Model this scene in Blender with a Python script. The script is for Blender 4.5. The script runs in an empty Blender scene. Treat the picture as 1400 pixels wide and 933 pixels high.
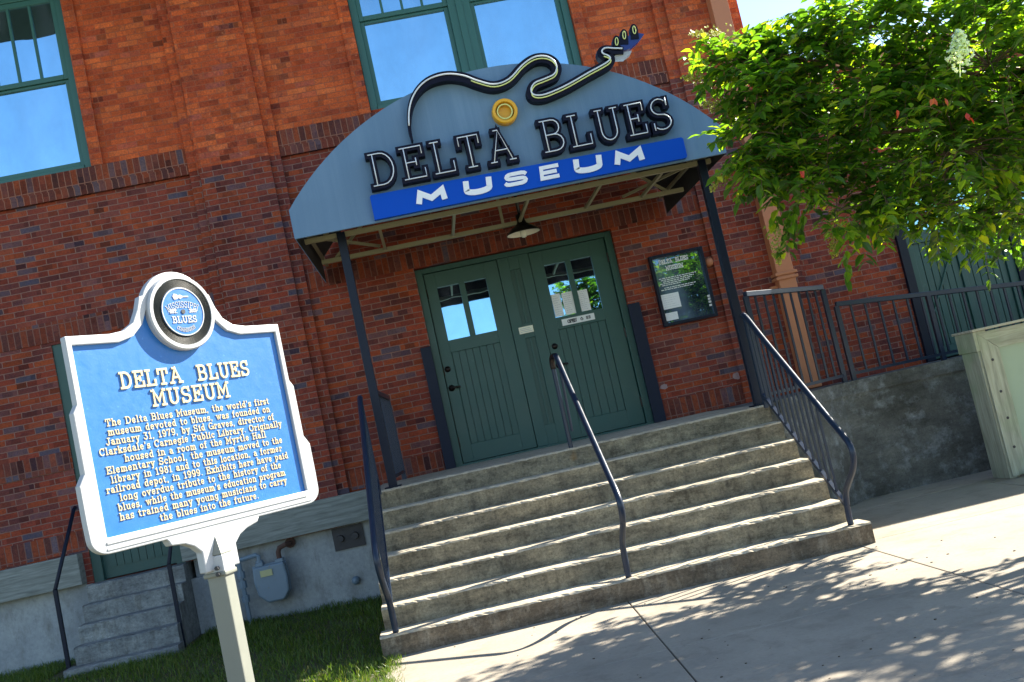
import bpy, bmesh, math, random
from mathutils import Vector, Matrix
random.seed(7)
SC = bpy.context.scene
COL = SC.collection
R = math.radians

# ------------------------------------------------------------------ camera
def cam_axes(yaw, pitch, roll):
    f = Vector((math.sin(yaw)*math.cos(pitch), math.cos(yaw)*math.cos(pitch), math.sin(pitch)))
    r = Vector((math.cos(yaw), -math.sin(yaw), 0)); u = r.cross(f)
    c, s = math.cos(roll), math.sin(roll)
    return r*c+u*s, u*c-r*s, f
cd = bpy.data.cameras.new('camera'); cam = bpy.data.objects.new('camera', cd); COL.objects.link(cam)
r_, u_, f_ = cam_axes(0.0894, 0.0838, -0.2175)
M = Matrix(((r_.x, u_.x, -f_.x, -0.1193), (r_.y, u_.y, -f_.y, -11.3579), (r_.z, u_.z, -f_.z, 1.4281), (0, 0, 0, 1)))
cam.matrix_world = M
cd.sensor_width = 36; cd.lens = 1406.32/1400*36; cd.clip_start = .05; cd.clip_end = 2000
SC.camera = cam

# ------------------------------------------------------------------ sky, sun, exposure
SUN = Vector((1.28, .58, 1.0)).normalized()
world = bpy.data.worlds.new('World'); SC.world = world; world.use_nodes = True
nt = world.node_tree; nt.nodes.clear()
sky = nt.nodes.new('ShaderNodeTexSky'); sky.sky_type = 'NISHITA'; sky.sun_disc = False
sky.sun_elevation = math.asin(SUN.z); sky.sun_rotation = math.atan2(SUN.x, SUN.y)
sky.air_density = 1.0; sky.dust_density = .4; sky.ozone_density = 2.0
bg = nt.nodes.new('ShaderNodeBackground'); bg.inputs[1].default_value = .078
ow = nt.nodes.new('ShaderNodeOutputWorld')
nt.links.new(sky.outputs[0], bg.inputs[0]); nt.links.new(bg.outputs[0], ow.inputs[0])
sl = bpy.data.lights.new('sun', 'SUN'); sl.energy = 5.0; sl.angle = R(.5); sl.color = (1, .93, .80)
sun = bpy.data.objects.new('sun', sl); COL.objects.link(sun)
sun.rotation_euler = (-SUN).to_track_quat('-Z', 'Y').to_euler(); sun.location = SUN*30
SC.view_settings.view_transform = 'Standard'; SC.view_settings.look = 'None'
SC.view_settings.gamma = 1; SC.view_settings.exposure = 2.0
SC.view_settings.use_curve_mapping = False

# ------------------------------------------------------------------ helpers: geometry
class MB:
    def __init__(s): s.v = []; s.f = []; s.mi = []; s.cur = 0
    def add(s, vs, fs):
        b = len(s.v); s.v += [tuple(v) for v in vs]
        for f in fs: s.f.append([b+i for i in f]); s.mi.append(s.cur)
        return s
    def box(s, x0, x1, y0, y1, z0, z1):
        return s.add([(x0,y0,z0),(x1,y0,z0),(x1,y1,z0),(x0,y1,z0),(x0,y0,z1),(x1,y0,z1),(x1,y1,z1),(x0,y1,z1)],
            [(0,3,2,1),(4,5,6,7),(0,1,5,4),(1,2,6,5),(2,3,7,6),(3,0,4,7)])
    def obox(s, o, u, v, n, a0, a1, b0, b1, c0, c1):
        P = lambda a, b, c: o+u*a+v*b+n*c
        return s.add([P(a0,b0,c0),P(a1,b0,c0),P(a1,b1,c0),P(a0,b1,c0),P(a0,b0,c1),P(a1,b0,c1),P(a1,b1,c1),P(a0,b1,c1)],
            [(0,3,2,1),(4,5,6,7),(0,1,5,4),(1,2,6,5),(2,3,7,6),(3,0,4,7)])
    def tube(s, pts, r, n=8, cap=True, r1=None):
        pts = [Vector(p) for p in pts]; m = len(pts); rings = []
        up = None
        for i, p in enumerate(pts):
            t = (pts[min(i+1, m-1)]-pts[max(i-1, 0)]).normalized()
            if up is None:
                up = Vector((0,0,1)) if abs(t.z) < .9 else Vector((1,0,0))
            a = t.cross(up)
            if a.length < 1e-5: a = t.orthogonal()
            a.normalize(); b = a.cross(t).normalized(); up = b
            rr = r if r1 is None else r+(r1-r)*i/max(1, m-1)
            rings.append([p+a*math.cos(2*math.pi*k/n)*rr+b*math.sin(2*math.pi*k/n)*rr for k in range(n)])
        vs = [q for ring in rings for q in ring]; fs = []
        for i in range(m-1):
            for k in range(n):
                fs.append((i*n+k, i*n+(k+1)%n, (i+1)*n+(k+1)%n, (i+1)*n+k))
        if cap: fs += [tuple(range(n))[::-1], tuple((m-1)*n+k for k in range(n))]
        return s.add(vs, fs)
    def bar(s, p, q, w, h=None):                      # square bar from p to q
        p, q = Vector(p), Vector(q); h = h or w; t = (q-p).normalized()
        ref = Vector((0,0,1)) if abs(t.z) < .95 else Vector((0,1,0))
        a = t.cross(ref).normalized(); b = a.cross(t)
        vs = [c+a*x*w/2+b*y*h/2 for c in (p, q) for x, y in ((-1,-1),(1,-1),(1,1),(-1,1))]
        return s.add(vs, [(0,1,2,3),(7,6,5,4),(0,4,5,1),(1,5,6,2),(2,6,7,3),(3,7,4,0)])
    def prism(s, pts, o, u, v, n, d0, d1):             # outline in the u,v plane, from depth d0 to d1 along n
        m = len(pts)
        vs = [o+u*a+v*b+n*d0 for a, b in pts]+[o+u*a+v*b+n*d1 for a, b in pts]
        fs = [tuple(range(m))[::-1], tuple(range(m, 2*m))]
        for i in range(m): j = (i+1) % m; fs.append((i, j, m+j, m+i))
        return s.add(vs, fs)
    def lathe(s, prof, o, ax=Vector((0,0,1)), n=20):   # prof: (r, h)
        ax = Vector(ax).normalized(); a = ax.orthogonal().normalized(); b = ax.cross(a); o = Vector(o)
        vs = []; fs = []
        for r, h in prof:
            for k in range(n):
                t = 2*math.pi*k/n; vs.append(o+ax*h+(a*math.cos(t)+b*math.sin(t))*max(r, 1e-4))
        for i in range(len(prof)-1):
            for k in range(n): fs.append((i*n+k, i*n+(k+1)%n, (i+1)*n+(k+1)%n, (i+1)*n+k))
        return s.add(vs, fs)
    def ribbon(s, pts, w, o, u, v, n, d0, d1, ext=1.0, closed=False):   # stroke of half width w (number or per point list)
        P = [Vector((a, b)) for a, b in pts]; m = len(P)
        W = w if isinstance(w, (list, tuple)) else [w]*m
        if not closed and ext:
            t0 = (P[0]-P[1]).normalized(); t1 = (P[-1]-P[-2]).normalized()
            P[0] = P[0]+t0*W[0]*ext; P[-1] = P[-1]+t1*W[-1]*ext
        L = []; Q = []
        for i in range(m):
            if closed: a, b = P[i-1], P[(i+1) % m]
            else: a, b = P[max(i-1, 0)], P[min(i+1, m-1)]
            d1_ = (P[i]-a); d2_ = (b-P[i])
            if d1_.length < 1e-9: d1_ = d2_
            if d2_.length < 1e-9: d2_ = d1_
            d1_ = d1_.normalized(); d2_ = d2_.normalized()
            nn = Vector((-(d1_+d2_).y, (d1_+d2_).x))
            if nn.length < 1e-6: nn = Vector((-d1_.y, d1_.x))
            nn.normalize(); n1 = Vector((-d1_.y, d1_.x)); k = max(.45, nn.dot(n1))
            L.append(P[i]+nn*W[i]/k); Q.append(P[i]-nn*W[i]/k)
        vs = []
        for A, B in zip(L, Q):
            for q, d in ((A, d0), (B, d0), (B, d1), (A, d1)): vs.append(o+u*q.x+v*q.y+n*d)
        fs = []; c = m if closed else m-1
        for i in range(c):
            j = (i+1) % m
            for k in range(4): fs.append((i*4+k, i*4+(k+1)%4, j*4+(k+1)%4, j*4+k))
        if not closed: fs += [(3,2,1,0), ((m-1)*4, (m-1)*4+1, (m-1)*4+2, (m-1)*4+3)]
        return s.add(vs, fs)
    def build(s, name, mat, parent=None, smooth=False, bevel=0, recalc=True, loc=None):
        me = bpy.data.meshes.new(name); off = Vector(loc) if loc else Vector((0,0,0))
        me.from_pydata([Vector(v)-off for v in s.v], [], s.f)
        mats = mat if isinstance(mat, (list, tuple)) else [mat]
        for m in mats: me.materials.append(m)
        if len(mats) > 1: me.polygons.foreach_set('material_index', s.mi)
        if recalc:
            bm = bmesh.new(); bm.from_mesh(me); bmesh.ops.recalc_face_normals(bm, faces=bm.faces); bm.to_mesh(me); bm.free()
        if smooth: me.polygons.foreach_set('use_smooth', [True]*len(me.polygons))
        me.update()
        ob = bpy.data.objects.new(name, me); COL.objects.link(ob)
        if loc: ob.location = off
        if parent:
            ob.parent = parent
            pl = parent_world(parent)
            ob.location = off-pl
            if not loc:                                  # keep geometry where it was built
                ob.location = -pl
        if bevel:
            md = ob.modifiers.new('bevel', 'BEVEL'); md.width = bevel; md.segments = 2; md.limit_method = 'ANGLE'; md.angle_limit = R(40)
        return ob
def parent_world(o):
    p = Vector(o.location)
    while o.parent: o = o.parent; p += Vector(o.location)
    return p
def thing(name, loc, label, cat, group=None):
    o = bpy.data.objects.new(name, None); COL.objects.link(o); o.location = loc; o.empty_display_size = .2
    return tag(o, label, cat, group)
def tag(o, label, cat, group=None, kind=None):
    o['label'] = label; o['category'] = cat
    if group: o['group'] = group
    if kind: o['kind'] = kind
    return o
def arc(cx, cy, rx, ry, a0, a1, n=8):
    return [(cx+rx*math.cos(R(a0+(a1-a0)*i/n)), cy+ry*math.sin(R(a0+(a1-a0)*i/n))) for i in range(n+1)]
def smooth_line(pts, k=4):                              # Catmull-Rom
    out = []; P = [Vector(p) for p in pts]; m = len(P)
    for i in range(m-1):
        a, b, c, d = P[max(i-1,0)], P[i], P[i+1], P[min(i+2,m-1)]
        for j in range(k):
            t = j/k
            out.append(tuple(.5*((2*b)+(c-a)*t+(2*a-5*b+4*c-d)*t*t+(3*b-a-3*c+d)*t**3)))
    out.append(tuple(P[-1])); return out
X, Yv, Z = Vector((1,0,0)), Vector((0,1,0)), Vector((0,0,1))

# ------------------------------------------------------------------ helpers: materials
def newmat(name):
    m = bpy.data.materials.new(name); m.use_nodes = True; t = m.node_tree
    return m, t, t.nodes['Principled BSDF']
def lk(t, a, b): t.links.new(a, b)
def node(t, typ, **kw):
    n = t.nodes.new(typ)
    for k, v in kw.items(): setattr(n, k, v)
    return n
def ramp(t, fac, stops, interp='LINEAR'):
    n = node(t, 'ShaderNodeValToRGB'); cr = n.color_ramp; cr.interpolation = interp
    while len(cr.elements) < len(stops): cr.elements.new(.5)
    for e, (p, c) in zip(cr.elements, stops): e.position = p; e.color = (*c, 1)
    lk(t, fac, n.inputs[0]); return n.outputs[0]
def mixc(t, fac, a, b, mode='MIX'):
    n = node(t, 'ShaderNodeMix', data_type='RGBA', blend_type=mode)
    for s, q in ((0, fac), (6, a), (7, b)):
        if hasattr(q, 'is_linked'): lk(t, q, n.inputs[s])
        elif isinstance(q, (int, float)): n.inputs[s].default_value = q
        else: n.inputs[s].default_value = (*q, 1)
    return n.outputs[2]
def noise(t, scale, detail=4, rough=.55, vec=None, dist=0):
    n = node(t, 'ShaderNodeTexNoise'); n.inputs['Scale'].default_value = scale; n.inputs['Detail'].default_value = detail
    n.inputs['Roughness'].default_value = rough; n.inputs['Distortion'].default_value = dist
    if vec is None:
        vec = node(t, 'ShaderNodeTexCoord').outputs['Object']
    lk(t, vec, n.inputs['Vector']); return n.outputs['Fac']
def scaled(t, sc, vec=None):
    vec = vec or node(t, 'ShaderNodeTexCoord').outputs['Object']
    n = node(t, 'ShaderNodeMapping'); n.inputs['Scale'].default_value = sc; lk(t, vec, n.inputs[0]); return n.outputs[0]
def bump(t, b, h, strength=.3, dist=.01):
    n = node(t, 'ShaderNodeBump'); n.inputs['Strength'].default_value = strength; n.inputs['Distance'].default_value = dist
    lk(t, h, n.inputs['Height']); lk(t, n.outputs[0], b.inputs['Normal'])
def paint(name, col, rough=.5, metal=0, var=.12, scale=14, bmp=.06, spec=.5, wear=None):
    m, t, b = newmat(name)
    f = noise(t, scale, 5, .6); f2 = noise(t, scale*.13, 3)
    c = mixc(t, f, [x*(1-var) for x in col], [min(1, x*(1+var)) for x in col])
    c = mixc(t, f2, c, [x*(1-var*.8) for x in col])
    if wear:
        wf = ramp(t, noise(t, scale*1.7, 6, .7), [(.62, (0,0,0)), (.68, (1,1,1))])
        c = mixc(t, wf, c, wear)
    lk(t, c, b.inputs['Base Color'])
    b.inputs['Roughness'].default_value = rough; b.inputs['Metallic'].default_value = metal
    b.inputs['Specular IOR Level'].default_value = spec
    rr = node(t, 'ShaderNodeMapRange'); rr.inputs['To Min'].default_value = max(.02, rough-.12); rr.inputs['To Max'].default_value = min(1, rough+.12)
    lk(t, f, rr.inputs['Value']); lk(t, rr.outputs[0], b.inputs['Roughness'])
    if bmp: bump(t, b, f, bmp, .01)
    return m
def brick_mat(name, stops, mortar, bw, bh, vertical=False, seam=.011, mixm=1.0, worn=.0, shift=0, blotch=.7):
    m, t, b = newmat(name)
    tc = node(t, 'ShaderNodeTexCoord'); sx = node(t, 'ShaderNodeSeparateXYZ'); lk(t, tc.outputs['Object'], sx.inputs[0])
    wob = noise(t, 3.1, 2); ma = node(t, 'ShaderNodeMath', operation='MULTIPLY_ADD'); ma.inputs[1].default_value = .012; lk(t, wob, ma.inputs[0]); lk(t, sx.outputs['Z'], ma.inputs[2])
    wob2 = noise(t, 34, 2, .5); mb = node(t, 'ShaderNodeMath', operation='MULTIPLY_ADD'); mb.inputs[1].default_value = .008; lk(t, wob2, mb.inputs[0]); lk(t, ma.outputs[0], mb.inputs[2])
    ad = node(t, 'ShaderNodeMath', operation='ADD'); lk(t, sx.outputs['X'], ad.inputs[0]); lk(t, sx.outputs['Y'], ad.inputs[1])
    mc = node(t, 'ShaderNodeMath', operation='MULTIPLY_ADD'); mc.inputs[1].default_value = .010; lk(t, noise(t, 27, 2), mc.inputs[0]); lk(t, ad.outputs[0], mc.inputs[2])
    cx = node(t, 'ShaderNodeCombineXYZ')
    if vertical: lk(t, mb.outputs[0], cx.inputs[0]); lk(t, mc.outputs[0], cx.inputs[1])
    else: lk(t, mc.outputs[0], cx.inputs[0]); lk(t, mb.outputs[0], cx.inputs[1])
    mp = node(t, 'ShaderNodeMapping'); mp.inputs['Location'].default_value = (shift, shift*.37, 0); lk(t, cx.outputs[0], mp.inputs[0])
    br = node(t, 'ShaderNodeTexBrick'); br.offset = 0 if vertical else .5
    br.inputs['Color1'].default_value = (0,0,0,1); br.inputs['Color2'].default_value = (1,1,1,1); br.inputs['Mortar'].default_value = (.5,.5,.5,1)
    br.inputs['Scale'].default_value = 1; br.inputs['Mortar Size'].default_value = seam/2; br.inputs['Mortar Smooth'].default_value = .25; br.inputs['Bias'].default_value = 0
    br.inputs['Brick Width'].default_value = bw; br.inputs['Row Height'].default_value = bh
    lk(t, mp.outputs[0], br.inputs['Vector'])
    col = ramp(t, br.outputs['Color'], stops)
    n1 = noise(t, 60, 6, .7); n2 = noise(t, 1.3, 4); n3 = noise(t, 11, 5, .65)
    col = mixc(t, .55, col, ramp(t, n1, [(.25, (.42,.42,.42)), (.75, (1.5,1.5,1.5))]), 'MULTIPLY')
    col = mixc(t, .6, col, ramp(t, n2, [(.3, (.66,.66,.68)), (.7, (1.22,1.2,1.15))]), 'MULTIPLY')
    hue = ramp(t, noise(t, 15, 6, .7), [(.30, (.62,.60,.95)), (.45, (1,1,1)), (.58, (1.08,.95,.8)), (.72, (1.3,1.35,1.1))])
    col = mixc(t, blotch, col, hue, 'MULTIPLY')
    b2 = node(t, 'ShaderNodeTexBrick'); b2.offset = .5; b2.inputs['Color1'].default_value = (0,0,0,1); b2.inputs['Color2'].default_value = (1,1,1,1); b2.inputs['Mortar Size'].default_value = 0; b2.inputs['Scale'].default_value = 1
    b2.inputs['Brick Width'].default_value = bw*.5; b2.inputs['Row Height'].default_value = bh; lk(t, mp.outputs[0], b2.inputs['Vector'])
    col = mixc(t, .9, col, ramp(t, b2.outputs['Color'], [(0, (.66,.62,.62)), (.25, (.95,.95,.95)), (.75, (1.1,1.08,1.05)), (.955, (1.2,1.2,1.15)), (.978, (.45,.50,.68)), (1, (.32,.37,.50))]), 'MULTIPLY')
    hue2 = ramp(t, noise(t, 38, 5, .75), [(.32, (.50,.55,.75)), (.45, (1,1,1)), (.60, (1.15,1.25,1.25)), (.70, (1.5,1.6,1.7))]); col = mixc(t, blotch*.75, col, hue2, 'MULTIPLY')
    fleck = ramp(t, noise(t, 75, 3, .6), [(.70, (0,0,0)), (.76, (1,1,1))])
    fm = node(t, 'ShaderNodeMath', operation='MULTIPLY'); fm.inputs[1].default_value = .35; lk(t, fleck, fm.inputs[0]); col = mixc(t, fm.outputs[0], col, (.60,.42,.36))
    spot = ramp(t, n3, [(.60, (0,0,0)), (.70, (1,1,1))])
    sm = node(t, 'ShaderNodeMath', operation='MULTIPLY'); sm.inputs[1].default_value = .30; lk(t, spot, sm.inputs[0])
    col = mixc(t, sm.outputs[0], col, [x*.42 for x in stops[0][1]])
    if worn:
        wf = ramp(t, noise(t, 22, 7, .75), [(.60, (0,0,0)), (.68, (1,1,1))])
        wm = node(t, 'ShaderNodeMath', operation='MULTIPLY'); wm.inputs[1].default_value = worn; lk(t, wf, wm.inputs[0])
        col = mixc(t, wm.outputs[0], col, (.62,.30,.17))
    mm = node(t, 'ShaderNodeMath', operation='MULTIPLY'); mm.inputs[1].default_value = mixm; lk(t, br.outputs['Fac'], mm.inputs[0])
    mcol = mixc(t, n3, mortar, [x*.6 for x in mortar])
    col = mixc(t, mm.outputs[0], col, mcol)
    lk(t, col, b.inputs['Base Color']); b.inputs['Roughness'].default_value = .88; b.inputs['Specular IOR Level'].default_value = .25
    inv = node(t, 'ShaderNodeMath', operation='SUBTRACT'); inv.inputs[0].default_value = 1; lk(t, br.outputs['Fac'], inv.inputs[1])
    hh = node(t, 'ShaderNodeMath', operation='MULTIPLY_ADD'); hh.inputs[1].default_value = .6; lk(t, n1, hh.inputs[0]); lk(t, inv.outputs[0], hh.inputs[2])
    h2 = node(t, 'ShaderNodeMath', operation='MULTIPLY_ADD'); h2.inputs[1].default_value = .5; lk(t, br.outputs['Color'], h2.inputs[0]); lk(t, hh.outputs[0], h2.inputs[2])
    bump(t, b, h2.outputs[0], .75, .008)
    return m
def concrete(name, base, dark, stain, k=1.0, rough=.85, streak=True, dirt=0):
    m, t, b = newmat(name)
    n1 = noise(t, 1.6*k, 6, .65); n2 = noise(t, 24*k, 6, .7); n3 = noise(t, 7*k, 6, .7, scaled(t, (1,1,.35)) if streak else None)
    c = mixc(t, ramp(t, n1, [(.32, (0,0,0)), (.68, (1,1,1))]), dark, base)
    c = mixc(t, ramp(t, n3, [(.50, (0,0,0)), (.72, (.85,.85,.85))]), c, stain)
    c = mixc(t, .5, c, ramp(t, n2, [(.2, (.55,.55,.55)), (.8, (1.4,1.4,1.4))]), 'MULTIPLY')
    if dirt:
        d1 = noise(t, 5, 8, .8, scaled(t, (.5,1,1.6))); c = mixc(t, dirt, c, ramp(t, d1, [(.34, (.22,.21,.19)), (.48, (.8,.8,.8)), (.64, (1.45,1.4,1.3))]), 'MULTIPLY')
        d2 = noise(t, 55, 6, .8); c = mixc(t, dirt*.7, c, ramp(t, d2, [(.36, (.3,.3,.28)), (.5, (1,1,1)), (.68, (1.4,1.4,1.4))]), 'MULTIPLY')
    pit = ramp(t, noise(t, 90*k, 3, .6), [(.66, (0,0,0)), (.72, (1,1,1))])
    c = mixc(t, pit, c, [x*.5 for x in dark])
    lk(t, c, b.inputs['Base Color']); b.inputs['Roughness'].default_value = rough; b.inputs['Specular IOR Level'].default_value = .3
    bump(t, b, n2, .35, .006); return m
def wood(name, a, bcol, axis='X', green=None):
    m, t, b = newmat(name)
    sc = {'X': (1.2, 14, 14), 'Z': (14, 14, 1.2)}[axis]
    n1 = noise(t, 3, 6, .6, scaled(t, sc), .8); n2 = noise(t, 2.2, 4)
    wv = node(t, 'ShaderNodeTexWave'); wv.wave_type = 'RINGS'; wv.rings_direction = axis; wv.inputs['Scale'].default_value = 5; wv.inputs['Distortion'].default_value = 6
    wv.inputs['Detail'].default_value = 3; lk(t, scaled(t, {'X': (.25,1,1), 'Z': (1,1,.25)}[axis]), wv.inputs['Vector'])
    c = mixc(t, ramp(t, n1, [(.3, (0,0,0)), (.7, (1,1,1))]), a, bcol)
    c = mixc(t, .28, c, ramp(t, wv.outputs['Fac'], [(.1, (.55,.55,.55)), (.5, (1.15,1.15,1.15))]), 'MULTIPLY')
    if green: c = mixc(t, ramp(t, n2, [(.5, (0,0,0)), (.72, (.8,.8,.8))]), c, green)
    lk(t, c, b.inputs['Base Color']); b.inputs['Roughness'].default_value = .8; b.inputs['Specular IOR Level'].default_value = .3
    bump(t, b, n1, .5, .006); return m
def glass_mat(name, tint, refl, base=(.015,.02,.03)):
    m, t, b = newmat(name)
    iv = noise(t, 1.4, 3, .5, scaled(t, (1.5,1,.5))); ic = ramp(t, iv, [(.40, base), (.60, [x*6+.05 for x in base]), (.75, (.22,.27,.32))]); lk(t, ic, b.inputs['Base Color']); b.inputs['Roughness'].default_value = .06
    g = node(t, 'ShaderNodeBsdfGlossy'); g.inputs['Color'].default_value = (*tint, 1); g.inputs['Roughness'].default_value = .015
    n = noise(t, 1.7, 2); bp = node(t, 'ShaderNodeBump'); bp.inputs['Strength'].default_value = .06; bp.inputs['Distance'].default_value = .05
    lk(t, n, bp.inputs['Height']); lk(t, bp.outputs[0], g.inputs['Normal'])
    mx = node(t, 'ShaderNodeMixShader'); df = node(t, 'ShaderNodeMapRange'); df.inputs['From Min'].default_value = .35; df.inputs['From Max'].default_value = .7; df.inputs['To Min'].default_value = refl; df.inputs['To Max'].default_value = refl*.80; lk(t, noise(t, 2.6, 6, .65, scaled(t, (1,1,.5))), df.inputs['Value']); lk(t, df.outputs[0], mx.inputs[0])
    lk(t, b.outputs[0], mx.inputs[1]); lk(t, g.outputs[0], mx.inputs[2]); lk(t, mx.outputs[0], t.nodes['Material Output'].inputs[0])
    return m
def leaf_mat(name, stops, trans=.45, tmul=(1.9, 2.0, .55)):
    m, t, b = newmat(name)
    ge = node(t, 'ShaderNodeNewGeometry'); c = ramp(t, ge.outputs['Random Per Island'], stops)
    lk(t, c, b.inputs['Base Color']); b.inputs['Roughness'].default_value = .38; b.inputs['Specular IOR Level'].default_value = .45
    tr = node(t, 'ShaderNodeBsdfTranslucent'); c2 = mixc(t, 1.0, c, tmul, 'MULTIPLY'); lk(t, c2, tr.inputs[0])
    mx = node(t, 'ShaderNodeMixShader'); mx.inputs[0].default_value = trans
    lk(t, b.outputs[0], mx.inputs[1]); lk(t, tr.outputs[0], mx.inputs[2]); lk(t, mx.outputs[0], t.nodes['Material Output'].inputs[0])
    return m

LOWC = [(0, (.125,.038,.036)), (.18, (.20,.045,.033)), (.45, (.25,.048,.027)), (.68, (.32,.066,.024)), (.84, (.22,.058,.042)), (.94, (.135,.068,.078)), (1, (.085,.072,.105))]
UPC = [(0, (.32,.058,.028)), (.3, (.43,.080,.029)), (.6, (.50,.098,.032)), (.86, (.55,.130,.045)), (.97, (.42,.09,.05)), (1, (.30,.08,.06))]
SOLC = [(0, (.085,.034,.032)), (.3, (.18,.043,.028)), (.65, (.26,.058,.025)), (.85, (.15,.055,.05)), (1, (.11,.085,.11))]
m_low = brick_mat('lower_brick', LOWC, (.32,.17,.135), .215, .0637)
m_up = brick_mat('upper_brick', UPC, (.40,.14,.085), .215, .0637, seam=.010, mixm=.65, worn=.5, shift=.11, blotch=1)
m_sol = brick_mat('soldier_brick', SOLC, (.27,.13,.10), .30, .068, True)
m_solup = brick_mat('soldier_brick_upper', SOLC, (.36,.16,.11), .30, .068, True, shift=.03)
m_conc = concrete('foundation_concrete', (.40,.42,.41), (.26,.28,.29), (.20,.20,.18))
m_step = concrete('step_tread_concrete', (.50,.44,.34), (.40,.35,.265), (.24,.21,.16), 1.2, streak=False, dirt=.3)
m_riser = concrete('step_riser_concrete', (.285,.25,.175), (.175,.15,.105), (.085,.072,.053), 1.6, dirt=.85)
def rust_stain(m):
    t = m.node_tree; b = t.nodes['Principled BSDF']; src = b.inputs['Base Color'].links[0].from_socket
    tc = node(t, 'ShaderNodeTexCoord'); mp = node(t, 'ShaderNodeMapping'); mp.inputs['Location'].default_value = (-1.02*9, 0, -1.10*4.5); mp.inputs['Scale'].default_value = (9, 0, 4.5); lk(t, tc.outputs['Object'], mp.inputs[0])
    ln_ = node(t, 'ShaderNodeVectorMath', operation='LENGTH'); lk(t, mp.outputs[0], ln_.inputs[0]); ad = node(t, 'ShaderNodeMath', operation='MULTIPLY_ADD'); ad.inputs[1].default_value = 1.2; lk(t, noise(t, 14, 5), ad.inputs[0]); lk(t, ln_.outputs['Value'], ad.inputs[2])
    lk(t, mixc(t, ramp(t, ad.outputs[0], [(.55, (.7,.7,.7)), (.95, (0,0,0))]), src, (.22,.12,.04)), b.inputs['Base Color'])
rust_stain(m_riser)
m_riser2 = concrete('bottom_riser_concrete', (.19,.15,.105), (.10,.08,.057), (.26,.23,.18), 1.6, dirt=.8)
m_ramp = concrete('ramp_concrete', (.17,.175,.165), (.06,.06,.052), (.27,.295,.31), .8, streak=False, dirt=.5)
m_green = paint('green_paint', (.024,.088,.076), .45, var=.16, scale=6, wear=(.035,.105,.092))
m_greenw = paint('window_green_paint', (.035,.135,.120), .42, var=.10)
m_navy = paint('navy_black_paint', (.006,.011,.026), .42, var=.2, spec=.25)
m_rail = paint('blue_grey_rail_paint', (.014,.026,.052), .34, var=.2, spec=.4)
m_guard = paint('guard_plate_paint', (.008,.014,.034), .55, var=.2, spec=.25)
m_beam = wood('weathered_timber', (.30,.32,.29), (.16,.17,.15))
m_terr = paint('terracotta_paint', (.50,.185,.085), .5, var=.12)
def canopy_mat():
    m, t, b = newmat('blue_grey_canopy_fabric')
    st = noise(t, 2.2, 5, .6, scaled(t, (5,1,.22))); bl = noise(t, 1.1, 4); fi = noise(t, 160, 2)
    c = mixc(t, ramp(t, st, [(.35, (0,0,0)), (.7, (1,1,1))]), (.13,.23,.345), (.17,.28,.405))
    c = mixc(t, ramp(t, bl, [(.35, (0,0,0)), (.65, (.6,.6,.6))]), c, (.12,.205,.31))
    c = mixc(t, .18, c, ramp(t, fi, [(.3, (.7,.7,.7)), (.7, (1.2,1.2,1.2))]), 'MULTIPLY')
    lk(t, c, b.inputs['Base Color']); b.inputs['Roughness'].default_value = .7; b.inputs['Specular IOR Level'].default_value = .25
    bump(t, b, st, .25, .02); return m
m_canopy = canopy_mat()
m_band = paint('royal_blue_panel', (.001,.075,.50), .6, var=.04, bmp=.0, spec=.15)
m_letter = paint('black_navy_channel_letter', (.0025,.003,.016), .5, var=.1, bmp=0, spec=.18)
m_white = paint('white_paint', (.43,.445,.46), .45, var=.14, bmp=.10, wear=(.36,.37,.36))
m_bandwhite = paint('white_lettering', (.86,.87,.88), .5, var=.03, bmp=0)
m_neon = paint('unlit_neon_glass', (.72,.76,.80), .15, var=.02, bmp=0)
m_neony = paint('yellow_green_neon_glass', (.75,.80,.28), .15, var=.02, bmp=0)
m_yellow = paint('amber_paint', (.78,.40,.012), .4, var=.06, bmp=0)
m_cream = paint('cream_frame_paint', (.27,.255,.155), .5, var=.12)
m_signblue = paint('sign_blue_enamel', (.012,.14,.45), .42, var=.16, scale=24, bmp=.12, wear=(.03,.18,.50))
m_signtext = paint('cream_raised_lettering', (.62,.50,.28), .5, var=.05, bmp=0)
m_record = paint('black_record_paint', (.008,.011,.010), .45, var=.25, scale=40, spec=.25)
m_alu = paint('aluminium_paint', (.205,.215,.185), .45, .0, var=.18)
m_glass = glass_mat('window_glass', (.42,.77,1.0), .86)
m_glass2 = glass_mat('door_glass', (.40,.76,1.0), .85)
m_glass3 = glass_mat('poster_glass', (.45,.76,1.0), .27, (.012,.02,.035))
m_paper = paint('white_paper', (.78,.80,.80), .7, var=.04, bmp=0)
m_ink = paint('black_ink', (.02,.02,.025), .6, var=.1, bmp=0)
m_bronze = paint('dark_bronze', (.03,.022,.02), .35, .6, var=.2)
m_meter = paint('gas_meter_grey', (.17,.235,.29), .45, var=.18, wear=(.22,.17,.13))
m_rust = paint('rusty_pipe', (.10,.05,.035), .8, var=.35)
m_enamel = paint('white_enamel', (.80,.78,.62), .35, var=.04)
m_bulb = paint('bulb_glass', (.62,.62,.52), .12, var=.05, bmp=0)
m_black = paint('black_enamel', (.012,.012,.013), .35, var=.2)
m_roof = paint('roof_metal', (.16,.13,.12), .6)
m_soffit = paint('soffit_boards', (.030,.055,.045), .7)
m_wood2 = wood('weathered_board', (.42,.44,.34), (.27,.27,.20), 'Z', (.22,.30,.17))
m_panelg = paint('weathered_green_board', (.36,.45,.33), .75, var=.2, scale=5)
m_bolt = paint('bolt_steel', (.05,.05,.055), .5, .5)
m_bark = paint('crepe_bark', (.15,.095,.06), .7, var=.3)
m_leaf = leaf_mat('tree_leaf', [(0, (.020,.060,.012)), (.5, (.042,.11,.013)), (.85, (.085,.17,.016)), (1, (.19,.25,.02))], .50, (5.0, 4.2, 1.1))
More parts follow.
